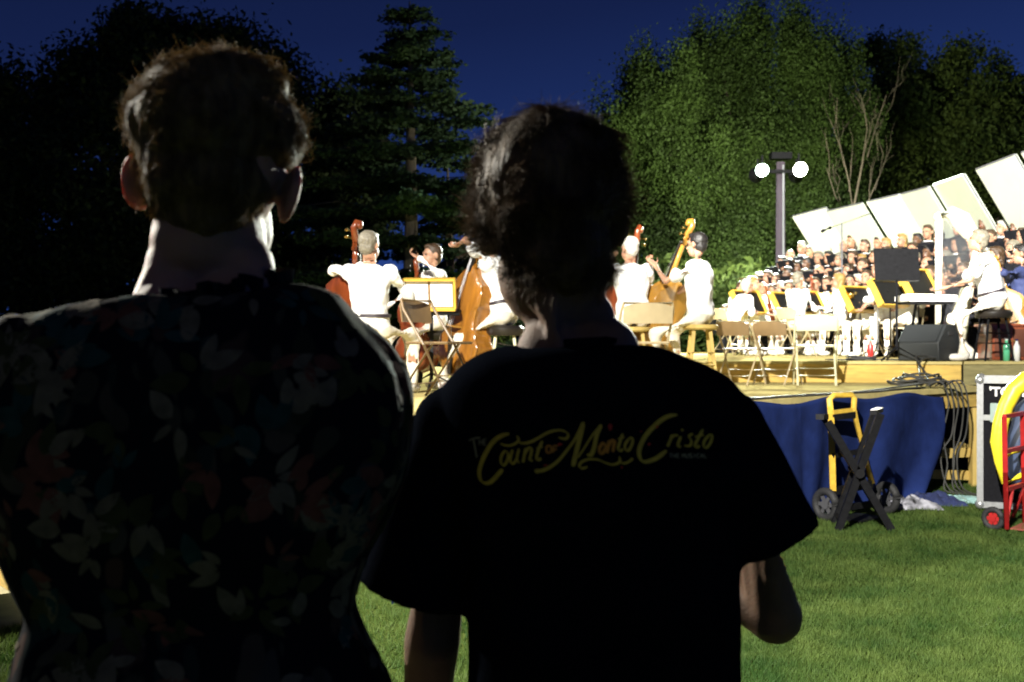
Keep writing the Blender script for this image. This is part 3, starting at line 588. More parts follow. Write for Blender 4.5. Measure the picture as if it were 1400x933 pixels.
def folding_chair(label, loc, rz, pm, fm, group=None, curved=True):
    """local: sitter faces +Y"""
    t = thing('folding_chair', label, 'folding chair', loc, rz, group); w = .23
    def slab_(z0, z1, y, nm, round_=False):
        m = MB(); n = 14; ro = []
        pts = [(x/n*2-1) for x in range(n+1)]
        front = [V((p*w*.94, y-.03*(1-p*p), z0)) for p in pts]; topz = [z1-(.035*abs(p)**3) for p in pts]
        vs = []; 
        for p, tz in zip(front, topz): vs += [p, V((p.x, p.y-.012, p.z)), V((p.x, p.y-.012-.02, tz)), V((p.x, p.y-.02, tz))]
        fs = [(4*i+a, 4*i+(a+1) % 4, 4*i+4+(a+1) % 4, 4*i+4+a) for i in range(n) for a in range(4)]+[(3, 2, 1, 0), (4*n, 4*n+1, 4*n+2, 4*n+3)]
        m.add(vs, fs); return m.build(nm, pm, t, world=False, smooth=False)
    slab_(.60, .775, -.185, 'backrest')
    m = MB(); m.box((0, .02, .435), (.40, .39, .022), bev=.008); m.build('seat', pm, t, world=False)
    for s in (-1, 1):
        m = MB(); m.tube([(s*w, .23, 0), (s*w, .02, .42), (s*w, -.17, .70), (s*w*.93, -.2, .775)], .0115, 8); m.build('leg', fm, t, world=False)
        m = MB(); m.tube([(s*(w-.028), -.24, 0), (s*(w-.028), .08, .43)], .0115, 8); m.build('leg', fm, t, world=False)
    for ww, y, z, r in ((w*.93, -.2, .775, .0115), (w, .14, .18, .008), (w-.03, -.17, .11, .008)): m = MB(); m.cyl((-ww, y, z), (ww, y, z), r, 8); m.build('crossbar', fm, t, world=False)
    return t
def desk(label, loc, rz, tiltd=22, h=1.0, wood=True, paper=True, w_=.52, group=None):
    """music stand; player on +Y side looking towards -Y; back side faces -Y"""
    t = thing('music_stand', label, 'music stand', loc, rz, group); M = Euler((R(-tiltd), 0, 0)).to_matrix(); c = V((0, 0, h))
    m = MB(); m.box((0, 0, 0), (w_, .012, .34)); m.xf(Matrix.Translation(c)@M.to_4x4()); m.build('desk', BLKMET, t, world=False)
    m = MB(); m.box((0, .035, -.175), (w_, .08, .014)); m.xf(Matrix.Translation(c)@M.to_4x4()); m.build('ledge', DESKW if wood else BLKMET, t, world=False)
    if wood:
        for s in (-1, 1): m = MB(); m.box((s*(w_/2+.012), .01, 0), (.03, .085, .36)); m.xf(Matrix.Translation(c)@M.to_4x4()); m.build('side_board', DESKW, t, world=False)
        m = MB(); m.box((0, .01, .185), (w_+.04, .085, .02)); m.xf(Matrix.Translation(c)@M.to_4x4()); m.build('top_board', DESKW, t, world=False)
    m = MB(); m.cyl((0, 0, h-.02), (0, 0, .12), .014, 8); m.build('pole', BLKMET, t, world=False)
    m = MB()
    for k in range(3): a = PI/2+k*2*PI/3; m.tube([(0, 0, .16), (math.cos(a)*.26, math.sin(a)*.26, .01)], .011, 6)
    m.build('tripod', BLKMET, t, world=False)
    if paper:
        p = MB()
        for s in (-1, 1): p.box((s*.115, .01, -.01), (.22, .006, .3))
        p.xf(Matrix.Translation(V(loc))@Matrix.Rotation(rz, 4, 'Z')@Matrix.Translation(c)@M.to_4x4()); o = p.build('sheet_music', PAPER, None)
        tag(o, 'white sheet music resting on the '+label, 'sheet music'); o['label'] = 'sheet music on the '+' '.join(label.split()[:11])
    return t

# ================================================================ bass players
d1 = 9.1; L1 = V((X(505, d1), d1, SZ))
person('grey haired man in white shirt and dark belt, seen from behind playing double bass', L1, R(-14), seat=.46, hair=HG, top=WCLOTH, belt=1, yaw=R(12), LH=(-.15, .24, 1.10), RH=(.34, .42, .62), lpole=V((-1, -.1, -.15)), rpole=V((1, -.5, -.2)), spread=.25, long_sleeve=True, curl=1.0)
stool('low wooden stool under the grey haired bass player', L1, .46, PINE, PINE)
bass('double_bass', 'red brown double bass of the grey haired man, its scroll left of his head', 'double bass', V((X(470, 9.75), 9.75, SZ)), P(481, 305, 9.25), (.75, 1, 0), VARN2, S=.86, pin=.14)
d2 = 10.0; L2 = V((X(690, d2), d2, SZ))
person('man in white leaning over his double bass, arm raised, left of the dark haired head', L2, R(68), seat=.60, lean=.22, hair=HK, skin=SKIN, LH=(-.12, .42, 1.33), RH=(.2, .45, .85), lpole=V((-1, .1, .8)), belt=1, LF=(-.16, .55, .08), RF=(.22, .42, .08), spread=.3, curl=1.1)
stool('dark round stool under the man leaning over his double bass', L2, .59, EBONY, BEIGE, False)
bass('double_bass', 'amber double bass with its back to us behind the leaning folding chair', 'double bass', V((X(625, 10.1), 10.1, SZ)), P(664, 318, 10.0), (-.8, -.6, 0), VARN, S=.92, pin=.12)
d3 = 10.9; L3 = V((X(866, d3), d3, SZ))
person('bass player in white hunched behind a tan chair, right of the dark haired head', L3, R(20), seat=.6, lean=.15, hair=HW, yaw=R(-10), LH=(-.16, .25, 1.28), RH=(.26, .45, .8), spread=.25, long_sleeve=True, curl=1.0)
stool('stool hidden under the bass player nearest the dark haired head', L3, .59, PINE, PINE)
bass('double_bass', 'dark red double bass scroll rising right of the dark haired head', 'double bass', V((X(836, 11.3), 11.3, SZ)), P(871, 310, 11.1), (.6, 1, 0), VARN2, S=.86, pin=.14)
d4 = 10.7; L4 = V((X(958, d4), d4, SZ))
person('dark haired man in white short sleeves on a tall stool with an amber double bass', L4, R(62), seat=.61, lean=.05, hair=HK, yaw=R(15), LH=(-.10, .44, 1.20), RH=(.18, .50, .80), spread=.25, curl=1.1, lpole=V((-.6, -.2, -1)), LF=(-.18, .38, .1), RF=(.2, .25, .14))
stool('tall pale wooden stool under the dark haired bass player', L4, .61, PINE, PINE)
bass('double_bass', 'amber double bass with a pale neck, held by the man on the tall stool', 'double bass', V((X(868, 11.25), 11.25, SZ)), P(951, 304, 10.95), (-.55, .8, 0), VARN3, S=.9, pin=.14)
d5 = 11.3; L5 = V((X(592, d5), d5, SZ))
person('player in white mostly hidden behind the wooden music desk, one hand raised', L5, R(120), seat=.55, hair=HB, LH=(-.30, .30, 1.27), RH=(.2, .45, .8), spread=.3, long_sleeve=True, curl=1.1)
stool('dark stool behind the wooden music desk', L5, .55, EBONY, BLKMET, False)
bass('double_bass', 'dark scrolled red double bass behind the wooden music desk', 'double bass', V((X(572, 11.2), 11.2, SZ)), P(566, 352, 11.3), (.6, 1, 0), VARN2, S=.74, pin=.12)
# wooden desk in front of bass players
tt = thing('music_stand', 'wide wooden music desk on a black pole between the first two bass players', 'music stand', (X(596, 9.9), 9.9, SZ)); c = P(587, 402, 9.9); M = Euler((R(14), 0, R(-4))).to_matrix().to_4x4()
def fr(nm, c_, s_, mt): m = MB(); m.box(c_, s_); m.xf(Matrix.Translation(c)@M); m.build(nm, mt, tt)
fr('desk', (0, .012, 0), (.44, .012, .25), VARN3); fr('top_board', (0, -.02, .135), (.48, .07, .02), DESKW); fr('ledge', (0, -.03, -.135), (.48, .09, .02), DESKW); fr('side_board', (.235, -.02, 0), (.02, .07, .26), DESKW); fr('side_board', (-.235, -.02, 0), (.02, .07, .26), DESKW); fr('tray', (.03, -.01, -.17), (.5, .16, .02), BLKMET)
m = MB(); m.cyl(P(590, 425, 9.9), V((X(590, 9.9), 9.9, SZ+.1)), .016, 10); m.build('pole', BLKMET, tt)
m = MB(); b = V((X(590, 9.9), 9.9, SZ))
for k in range(3): a = .5+k*2*PI/3; m.tube([b+V((0, 0, .16)), b+V((math.cos(a)*.3, math.sin(a)*.3, .012))], .012, 6)
m.build('tripod', BLKMET, tt)
m = MB(); m.box((-.11, -.005, 0), (.2, .006, .235)); m.box((.11, -.005, 0), (.2, .006, .235)); m.xf(Matrix.Translation(c)@M); tag(m.build('sheet_music', PAPER), 'open white sheet music on the wide wooden desk between the bass players', 'sheet music')
# chairs on the lower deck
def cl(px, d): return V((X(px, d), d, SZ))
folding_chair('brown folding chair turned sideways in front of the amber double bass', cl(598, 8.7), R(-118), BRNMET, BRNMET)
folding_chair('tan folding chair just right of the dark haired head', cl(878, 9.6), R(8), TANMET, TANMET)
folding_chair('brown backed folding chair right of the tall wooden stool', cl(1012, 11.3), R(-38), BRNMET, TANMET).scale = (.84, .84, .84)
folding_chair('brown backed folding chair left of the beige one', cl(1062, 11.35), R(-38), BRNMET, TANMET).scale = (.84, .84, .84)
folding_chair('beige folding chair with its back to the lawn', cl(1115, 11.2), R(-12), BEIGE, BEIGE).scale = (.92, .92, .92)

# ================================================================ orchestra on the riser
def rl(px, d): return V((X(px, d), d, RZ))
def chairfor(label, loc, rz): return folding_chair('folding chair under the '+label, loc, rz, TANMET, TANMET)
orch = [ # px, d, z, facing deg, hair, style, top, label
 (998, 16.2, RZ, -70, HW, 'short', WCLOTH, 'white shirted player hunched right of the dark haired bass man'),
 (1026, 17.2, RZ, -120, HY, 'curly', CREAM, 'blond curly player in cream left of the first bassoon'),
 (1043, 18.4, RZ, 165, HW, 'bald', WCLOTH, 'bald bassoonist in white with the tilted bassoon'),
 (1078, 18.4, RZ, 170, HK, 'short', CREAM, 'dark haired player in cream shirt between the two bassoons'),
 (1116, 17.3, RZ, 150, HB, 'short', WCLOTH, 'bassoonist in white holding the upright bassoon'),
 (1151, 16.2, RZ, 60, HY, 'long', WCLOTH, 'long haired blond player in white behind the beige chair'),
 (1186, 15.5, RZ, 140, HB, 'short', WCLOTH, 'trumpet player in white left of the black music stand'),
 (1210, 14.8, RZ, 120, HG, 'short', WCLOTH, 'grey haired player in white behind the black music stand pole'),
 (1238, 14.6, RZ, 150, HB, 'curly', WCLOTH, 'curly haired player in white between the black stand and the keyboard'),
 (1088, 15.9, RZ, -60, HG, 'short', WCLOTH, 'grey haired player in white seen from behind beyond the beige chair'),
 (1162, 16.6, RZ, 160, HK, 'bun', WCLOTH, 'player in white with dark bun in the far row'),
 (1012, 18.6, RZ, -170, HB, 'long', WCLOTH, 'long haired player in white at the far left of the orchestra'),
]
hands = {}
for i, (px, d, z, fd, hr, hs, tp, lab) in enumerate(orch):
    loc = V((X(px, d), d, z)); t, HT, wr = person(lab, loc, R(fd), seat=.46, lean=.08 if i else .6, hair=hr, hstyle=hs, top=tp, long_sleeve=(i % 3 != 1), LH=(-.1, .36, .80), RH=(.13, .38, .70), yaw=rng.uniform(-.2, .2), curl=.9, pitch=-.1, voxel=.0095)
    c_ = chairfor(lab, loc, R(fd)); t.scale = c_.scale = (.9, .9, .9); hands[i] = (loc, R(fd))
def place(loc, rz, p): return V(loc)+Matrix.Rotation(rz, 3, 'Z')@V(p)
def bassoon(label, a, b):
    t = thing('bassoon', label, 'bassoon', a); d = (b-a).normalized(); x, y = frame(d); m = MB(); m.tube([a, a.lerp(b, .45)], [.03, .028], 10); m.tube([a+x*.035, a.lerp(b, .5)+x*.035], [.028, .024], 10); m.build('boot', VARN2, t, smooth=True)
    m = MB(); m.tube([a.lerp(b, .45), a.lerp(b, .95), b], [.024, .018, .028], 10); m.build('bell_joint', VARN2, t, smooth=True)
    m = MB(); m.tube([a.lerp(b, .5)+x*.035, a.lerp(b, .55)+x*.05, a.lerp(b, .52)+x*.14-y*.05, a.lerp(b, .47)+x*.2-y*.1], .006, 6); m.build('crook', STEEL, t, smooth=True)
    m = MB()
    for k in range(9): m.ball(a.lerp(b, .1+.08*k)+y*.03, .009, 6)
    m.build('keys', STEEL, t)
bassoon('orange bassoon leaning left in the hands of the bald player', P(1058, 438, 17.8), P(1046, 390, 17.7)); bassoon('dark red bassoon held upright by the second bassoonist', P(1114, 434, 16.75), P(1109, 376, 16.8))
def trumpet(loc, rz, label):
    t = thing('trumpet', label, 'trumpet', place(loc, rz, (0, .36, .86)), rz); m = MB(); m.tube([(0, -.2, .0), (0, .12, 0), (0, .2, 0), (0, .26, 0)], [.006, .006, .02, .06], 12); m.tube([(0, .1, 0), (0, .13, -.03), (0, .1, -.06), (0, -.08, -.06), (0, -.11, -.03), (0, -.08, 0)], .006, 8); m.build('body', BRASS, t, world=False, smooth=True)
    m = MB()
    for k in (-1, 0, 1): m.cyl((.01, k*.03, -.08), (.01, k*.03, .04), .01, 8)
    m.build('valves', BRASS, t, world=False)
trumpet(*hands[6], 'brass trumpet held by the player left of the black music stand')
for i, (px, d, z, fd, lab) in enumerate([
 (1024, 16.4, RZ, 35, 'yellow edged music stand beside the blond curly player'), (1076, 17.1, RZ, 38, 'yellow edged music stand left of the upright bassoon'),
 (1106, 16.6, RZ, 35, 'yellow edged music stand directly behind the upright bassoon'), (1131, 17.3, RZ, 8, 'broad yellow topped music stand behind the blond long haired player'),
 (1176, 15.2, RZ, 32, 'yellow edged music stand right of the blond long haired player'), (1217, 14.2, RZ, 32, 'yellow edged music stand close to the black music stand pole'), (1256, 13.9, RZ, 34, 'yellow edged music stand just left of the harp column')]):
    desk(lab, V((X(px, d), d, z)), R(fd), tiltd=30, h=.80 if i < 5 else (.84 if i == 5 else .96))
# tall black stand in front of keyboard
t = desk('tall black music stand facing the keyboard, seen from behind', rl(1226, 11.95), R(4), tiltd=8, h=1.06, wood=False, paper=False, w_=.50)
# keyboard, harp, player, stool
t = thing('keyboard', 'white keyboard on a black stand left of the seated keyboard player', 'keyboard', rl(1268, 12.15)); kz = RZ+.69
m = MB(); m.box((X(1268, 12.15), 12.2, kz), (.56, .36, .07), (0, 0, R(6)), bev=.01); m.build('case', WCLOTH, t); m = MB(); m.box((X(1268, 12.15), 12.2, kz-.05), (.5, .3, .03), (0, 0, R(6))); m.build('tray', BLKMET, t)
m = MB()
for s in (-1, 1):
    for a, b in (((-.17, -.14), (.17, .14)), ((.17, -.14), (-.17, .14))): c0 = V((X(1268, 12.15)+s*.16, 12.2, 0)); m.bar(c0+V((0, a[1], kz-.06)), c0+V((0, b[1], RZ+.01)), .025, .025)
m.build('stand', BLKMET, t)
m = MB(); m.box((X(1268, 12.15), 12.2, kz+.042), (.5, .13, .014), (0, 0, R(6))); m.build('keys', PAPER, t)
d = 12.0; LK = rl(1358, d)
person('grey haired keyboard player in a white shirt on a black stool at the right', LK, R(78), seat=.56, lean=.26, hair=HG, hstyle='short', LH=(-.16, .52, .80), RH=(.16, .5, .80), yaw=.1, pitch=-.25, curl=.7, spread=.2, LF=(-.2, .35, .08), RF=(.16, .22, .08), belt=1, width=1.15)
stool('black padded stool under the grey haired keyboard player', LK, .56, EBONY, BLKMET, False, .19)
hb = rl(1290, 13.3); t = thing('harp', 'cream concert harp behind the keyboard player', 'harp', hb)
m = MB(); ca = P(1284, 298, 13.2); m.tube([V((ca.x-.02, 13.2, RZ+.12)), ca], [.035, .04], 12); m.ball(ca, (.05, .05, .07), 12); m.build('column', HARPM, t, smooth=True)
m = MB(); pts = [P(1284, 296, 13.2), P(1300, 292, 13.2), P(1314, 301, 13.2), P(1326, 318, 13.2), P(1338, 330, 13.2)]; m.tube(pts, [.06, .09, .12, .10, .07], 12); m.build('neck', HARPM, t, smooth=True)
m = MB(); m.tube([P(1340, 330, 13.2), V((X(1300, 13.2), 13.2, RZ+.1))], [.06, .17], 12); m.build('soundbox', HARPM, t, smooth=True)
m = MB(); m.box((X(1293, 13.2), 13.2, RZ+.06), (.42, .36, .11), bev=.02); m.build('base', HARPM, t)
m = MB()
for k in range(26): q = k/25; a = P(1288, 302, 13.2).lerp(P(1336, 334, 13.2), q); a.z += .08*math.sin(PI*q); bq = V((X(1300, 13.2), 13.2, RZ+.2)).lerp(P(1340, 332, 13.2), q); bq = V((a.x*.85+bq.x*.15, 13.2, bq.z)); m.cyl(a, bq, .003, 4)
m.build('strings', STEEL, t)
LH_ = rl(1362, 13.25); person('harpist in black behind the cream harp, right of the keyboard player', LH_, R(80), seat=.46, hair=HB, hstyle='long', top=BLACKC, gown=True, long_sleeve=True, LH=(-.12, .45, .9), RH=(.12, .45, 1.0)); chairfor('harpist in black', LH_, R(80))
# cellist partly in view at the right
LC = rl(1398, 12.9); person('cellist in dark clothes at the right edge behind the keyboard player', LC, R(60), seat=.46, hair=HK, top=NAVY, legs=BLACKC, long_sleeve=True, LH=(-.25, .3, 1.15), RH=(.2, .45, .7), curl=1.0, spread=.4); chairfor('cellist in dark clothes', LC, R(60))
bass('cello', 'honey coloured cello leaning on the player at the right edge', 'cello', V((X(1392, 12.7), 12.5, RZ)), P(1362, 352, 12.75), (-.6, -1, 0), VARN3, S=.66, pin=.12)
# wedge monitor
t = thing('stage_monitor', 'dark wedge shaped stage monitor on the platform below the keyboard', 'speaker', rl(1272, 12.1)); a0 = V((X(1272, 12.1), 12.1, RZ)); M = Matrix.Translation(a0)@Matrix.Rotation(R(38), 4, 'Z')
prof = [(-.24, 0), (.24, 0), (.25, .16), (.06, .40), (-.10, .40), (-.26, .2)]
m = MB(); m.prism([(x, -.25, z+.002) for x, z in prof], (0, .5, 0)); m.xf(M); o = m.build('cabinet', GREYP, t); bv_ = o.modifiers.new('b', 'BEVEL'); bv_.width = .012; bv_.segments = 2
m = MB(); n_ = V((-.2, 0, .16)); e0 = V((-.258, -.22, .205)); m.prism([e0, V((-.258, .22, .205)), V((-.108, .22, .393)), V((-.108, -.22, .393))], V((-.009, 0, .007))); m.xf(M); m.build('grille', GRILLE, t)
m = MB(); m.box((-.02, -.254, .3), (.1, .012, .035)); m.xf(M); m.build('handle', RUBBER, t)
m = MB(); m.box((-.05, -.253, .14), (.3, .008, .012)); m.xf(M); m.build('trim', RUBBER, t)
# wooden cabinet with bottles
cx = X(1386, 12.35); t = thing('wooden_cabinet', 'dark red wooden cabinet behind the two bottles at the right edge', 'cabinet', (cx, 12.6, RZ))
m = MB(); m.box((cx, 12.6, RZ+.2), (.44, .4, .39), bev=.01); m.build('body', CABW, t); m = MB(); m.box((cx, 12.6, RZ+.40), (.5, .46, .03), bev=.008); m.build('top', CABW, t)
for s in (-1, 1): m = MB(); m.box((cx+s*.105, 12.395, RZ+.2), (.18, .02, .31), bev=.004); m.build('door', mat('cabinet_panel', (.1, .035, .02), .4), t)
m = MB(); m.ball((cx-.02, 12.375, RZ+.22), .012, 8); m.ball((cx+.02, 12.375, RZ+.22), .012, 8); m.build('knobs', BRASS, t)
def bottle(lab, loc, h, r, m1, m2):
    t = thing('bottle', lab, 'bottle', loc); m = MB(); m.lathe([(0, 0), (r, 0), (r, h*.66), (r*.45, h*.84), (r*.4, h*.92), (0, h*.92)]); m.build('body', m1, t, world=False, smooth=True); m = MB(); m.lathe([(0, h*.92), (r*.48, h*.92), (r*.48, h), (0, h)]); m.build('cap', m2, t, world=False)
GREENB = mat('bottle_green', (.1, .45, .25), .15, .05); CLEARB = mat('bottle_clear', (.7, .72, .7), .1, .05)
bottle('green bottle standing before the dark red cabinet', rl(1376, 12.05), .25, .035, GREENB, PAPER); bottle('clear water bottle standing right of the green bottle', rl(1390, 12.0), .24, .034, CLEARB, BLUEC)
bottle('red capped bottle on the platform left of the black stand pole', rl(1190, 12.6), .24, .034, RPAINT, GREENB)
# mic stands
def micstand(label, loc, h, bx_, bz):
    t = thing('microphone_stand', label, 'microphone stand', loc); m = MB(); m.cyl((0, 0, .1), (0, 0, h), .012, 8); m.build('pole', STEEL, t, world=False)
    m = MB(); m.tube([(-bx_*.4, 0, h-bz*.4), (bx_, 0, h+bz)], .008, 6); m.build('boom', BLKMET, t, world=False); m = MB(); m.cap((-bx_*.4, 0, h-bz*.4), (-bx_*.4-.12, 0, h-bz*.4-.05), .025, .03, 8); m.build('microphone', BLKMET, t, world=False)
    m = MB()
    for k in range(3): a = k*2*PI/3; m.tube([(0, 0, .2), (math.cos(a)*.3, math.sin(a)*.3, .012)], .01, 6)
    m.build('tripod', BLKMET, t, world=False)
micstand('pale microphone stand with a boom in front of the second shell panel', V((X(1151, 16.9), 16.9, RZ)), Z(306, 16.9)-RZ, .45, .16); micstand('short microphone stand near the broad music stand among the orchestra', V((X(1200, 14.2), 14.2, RZ)), .9, -.3, .1)
# percussion at the far left
t = thing('cymbal', 'flat cymbal on a stand left of the choir', 'cymbal', V((X(1024, 19.4), 19.4, RZ))); m = MB(); hh = Z(380, 19.4)-RZ; m.lathe([(0, hh+.02), (.04, hh+.015), (.24, hh-.02), (.24, hh-.023), (0, hh-.005)], n=24); m.build('disc', BRASS, t, world=False, smooth=True)
m = MB(); m.cyl((0, 0, .0), (0, 0, hh), .012, 8)
for k in range(3): a = k*2.1; m.tube([(0, 0, .25), (math.cos(a)*.25, math.sin(a)*.25, .01)], .01, 6)
m.build('stand', STEEL, t, world=False)
# ================================================================ choir
protos = []
kinds = [(HB, 'short', SKIN, 'brown hair'), (HG, 'short', SKIN, 'grey hair'), (HK, 'short', SKIN2, 'short black hair'), (HY, 'long', SKIN, 'long blond hair'), (HB, 'long', SKIN2, 'long brown hair'), (HW, 'bald', SKIN, 'a bald crown'), (HG, 'curly', SKIN, 'curly grey hair'), (HK, 'long', SKIN3, 'long black hair'), (HB, 'bun', SKIN, 'a brown bun'), (HW, 'short', SKIN, 'white hair')]
for i, (hr, hs, sk, hl) in enumerate(kinds):
    t, HT, wr = person('choir singer', V((0, -50, 0)), 0, hair=hr, hstyle=hs, skin=sk, top=BLACKC, gown=True, long_sleeve=True, collar=WCLOTH, shoes=SHOEB, LH=(-.13, .34, 1.18), RH=(.13, .34, 1.18), curl=.9, voxel=.011, group='choir singers in black on the tiered steps', yaw=rng.uniform(-.15, .15), palm=V((0, .2, 1)))
    f = MB()
    for s in (-1, 1): f.box((s*.105, .38, 1.235), (.21, .008, .28), (R(-28), 0, R(s*8)))
    fo = f.build('music_folder', BLACKC, None, world=False); protos.append((t, fo, hl))
used = set(); rows = ['front', 'second', 'third', 'fourth', 'back']; ordn = ['first', 'second', 'third', 'fourth', 'fifth', 'sixth', 'seventh', 'eighth', 'ninth', 'tenth', 'eleventh', 'twelfth', 'thirteenth', 'fourteenth', 'fifteenth', 'sixteenth', 'seventeenth', 'eighteenth', 'nineteenth', 'twentieth', 'twenty first', 'twenty second', 'twenty third']
steps = thing('choir_steps', 'grey metal tiered steps the choir stands on', 'choir steps', (6, 16.5, 0))
U0 = V((4.15, 21.4, 0)); U1 = V((6.2, 14.5, 0)); ud = (U1-U0); side = V((-ud.y, ud.x, 0)).normalized(); side = side if side.x > 0 else -side
for r in range(5):
    z = .5+.27*r; off = side*(.38*r); n = 21; m = MB(); a = U0+off; b = U1+off*1.0; w_ = side*.18
    m.prism([V((a-w_).to_tuple()), b-w_, b+w_, a+w_], (0, 0, .05)); m.xf(Matrix.Translation((0, 0, z-.05))); m.build('tread', ALU, steps)
    m = MB()
    for k in range(9): p = a.lerp(b, k/8)+side*.12; m.cyl(V((p.x, p.y, 0)), V((p.x, p.y, z-.05)), .02, 6)
    m.build('strut', ALU, steps)
    for k in range(n):
        ki = rng.randrange(len(protos)); pt, fo, hl = protos[ki]; q = (k+rng.uniform(-.14, .14)+(r % 2)*.5)/n; loc = a+(b-a)*q+side*rng.uniform(-.05, .05); loc = V((loc.x, loc.y, z))
        rz = R(118)+rng.uniform(-.22, .22); lab = f'choir singer in black with {hl}, {ordn[k]} from far end, {rows[r]} row'
        if ki not in used: used.add(ki); c = pt; c.location = loc; c.rotation_euler = (0, 0, rz); c['label'] = lab
        else: c = dup(pt, loc, rz, lab)
        s = rng.uniform(.93, 1.04); c.scale = (s, s, s)
        ch = fo if c is pt else fo.copy()
        if c is not pt: COL.objects.link(ch)
        ch.location = loc; ch.rotation_euler = (0, 0, rz); ch.scale = (s, s, s)
        tag(ch, f'black folder held by singer {ordn[k]} from far end, {rows[r]} row', 'music folder', 'black folders of the choir')
# ================================================================ things on the lawn
def gl(px, d): return V((X(px, d), d, 0))
def wheel(par, c, ax, r, w_=.06, rim=ALU):
    ax = V(ax).normalized(); m = MB(); n = 24; x, y = frame(ax); rings = []
    for a in range(n+1):
        q = 2*PI*a/n; rings.append(c+(x*math.cos(q)+y*math.sin(q))*(r-w_*.45))
    m.tube(rings, w_*.45, 10, False); w = m.build('wheel', RUBBER, par, smooth=True)
    m = MB(); m.cyl(c-ax*.015, c+ax*.015, r*.28, 12)
    for k in range(6): q = k*PI/3; m.bar(c, c+(x*math.cos(q)+y*math.sin(q))*(r-w_*.8), .03, .012, ax)
    o = m.build('rim', rim, par); o.parent = w
d = 8.65; t = thing('hand_truck', 'yellow hand truck with black wheels leaning by the blue stage skirt', 'hand truck', gl(1165, d))
b1 = P(1139, 672, 8.62); t1 = P(1136, 566, 8.85); b2 = P(1192, 662, 8.9); t2 = P(1167, 562, 9.0)
m = MB(); m.tube([b1, t1], .026, 10); m.build('rail', YPAINT, t, smooth=True); m = MB(); m.tube([b2, t2], .026, 10); m.build('rail', YPAINT, t, smooth=True)
m = MB(); h = [t1, P(1134, 546, 8.9), P(1140, 541, 8.9), P(1164, 540, 9.0), P(1168, 545, 9.0), t2]; m.tube(h, .024, 10); m.bar(t1, t2, .03, .05); m.build('handle', YPAINT, t)
for a_, b_, w_ in ((t1+V((0, -.02, -.03)), t2+V((0, -.02, -.03)), .05), (t1.lerp(b1, .55), t2.lerp(b2, .55), .04), (b1, b2, .06), (b1+V((0, 0, -.14)), b2+V((0, 0, -.16)), .05)): m = MB(); m.bar(a_, b_, .03, w_); m.build('cross_plate', BLKMET, t)
m = MB(); c_ = (b1+b2)/2; m.box((c_.x, c_.y-.12, .03), (.36, .26, .012), (0, 0, R(40))); m.build('toe_plate', BLKMET, t)
DRIM = mat('dark_rim', (.06, .06, .065), .5); wheel(t, V((X(1129, 8.62), 8.62, .135)), (.86, .5, 0), .135, .07, DRIM); wheel(t, V((X(1212, 9.0), 9.0, .135)), (.86, .5, 0), .135, .07, DRIM)
t = thing('folding_stand', 'black X shaped folding stand on the grass in front of the yellow hand truck', 'folding stand', gl(1175, 8.2))
for dd, ox in ((8.15, 0), (8.5, 0)):
    for a, b in (((1219, 721), (1132, 577)), ((1146, 726), (1204, 566))):
        m = MB(); p = P(a[0], a[1], 8.15); q = P(b[0], b[1], 8.15); off = V((.06, .33, 0)) if dd > 8.2 else V((0, 0, 0)); p.z = .015; m.bar(p+off, q+off, .055 if dd < 8.2 else .03, .03, (0, 1, 0)); m.build('leg', BLKMET, t)
m = MB(); o3 = V((.06, .33, 0)); p = P(1130, 574, 8.15); m.bar(p-V((.05, 0, -.02)), p+o3+V((.02, 0, 0)), .06, .04); m.build('top_rail', BLKMET, t); m = MB(); p = P(1205, 564, 8.15); m.bar(p-V((.06, 0, 0)), p+o3+V((.04, 0, 0)), .05, .035); m.build('top_rail', BLKMET, t)
m = MB(); p = P(1173, 647, 8.15); m.cyl(p-V((0, .05, 0)), p+o3, .035, 10); m.build('pivot', BLKMET, t)
for x in (1150, 1213): m = MB(); m.cyl(P(x, 712, 8.15), P(x, 712, 8.15)+o3, .015, 8); m.build('tie_bar', BLKMET, t)
# road case
t = thing('road_case', 'black road case with aluminium edges and white lettering by the stage corner', 'road case', (4.3, 9.5, 0)); M = Matrix.Translation((X(1340, 9.15), 9.15, 0))@Matrix.Rotation(R(-24), 4, 'Z')
CWd, CD_, CHt, cb = .78, .55, Z(520, 9.15)-.06, .06
def cb_(nm, c, s, mt, bev=0.): m = MB(); m.box(c, s, bev=bev); m.xf(M); return m.build(nm, mt, t)
cb_('panel', (CWd/2, CD_/2, cb+CHt/2), (CWd-.02, CD_-.02, CHt-.02), CASEB)
m = MB()
for x in (0, CWd):
    for y in (0, CD_): m.bar((x, y, cb), (x, y, cb+CHt), .05, .05)
for z in (cb, cb+CHt):
    for y in (0, CD_): m.bar((0, y, z), (CWd, y, z), .05, .05)
    for x in (0, CWd): m.bar((x, 0, z), (x, CD_, z), .05, .05)
for z in (cb+CHt*.70,): m.bar((0, -.008, z), (CWd, -.008, z), .012, .045)
for x in (0, CWd):
    for z in (cb, cb+CHt):
        for y in (0, CD_): m.ball((x, y, z), .042, 10)
m.xf(M); m.build('edge_rails', ALU, t)
cb_('latch_plate', (.12, -.018, cb+CHt*.74), (.085, .014, .16), mat('latch_plate_metal', (.28, .36, .33), .4, metal=.4), .004); cb_('latch', (.12, -.032, cb+CHt*.72), (.03, .014, .07), ALU, .003)
fc = bpy.data.curves.new('lettering', 'FONT'); fc.body = "'TOUR"; fc.size = .105; fc.extrude = .001; fc.offset = .003; fo = bpy.data.objects.new('lt', fc); COL.objects.link(fo); me = bpy.data.meshes.new_from_object(fo.evaluated_get(bpy.context.evaluated_depsgraph_get())); bpy.data.objects.remove(fo)
me.transform(M@Matrix.Translation((.07, -.016, cb+CHt*.875))@Matrix.Rotation(R(90), 4, 'X')); me.transform(Matrix.Translation(-root_loc(t))); o = link('lettering', me, PAPER, t, smooth=False)
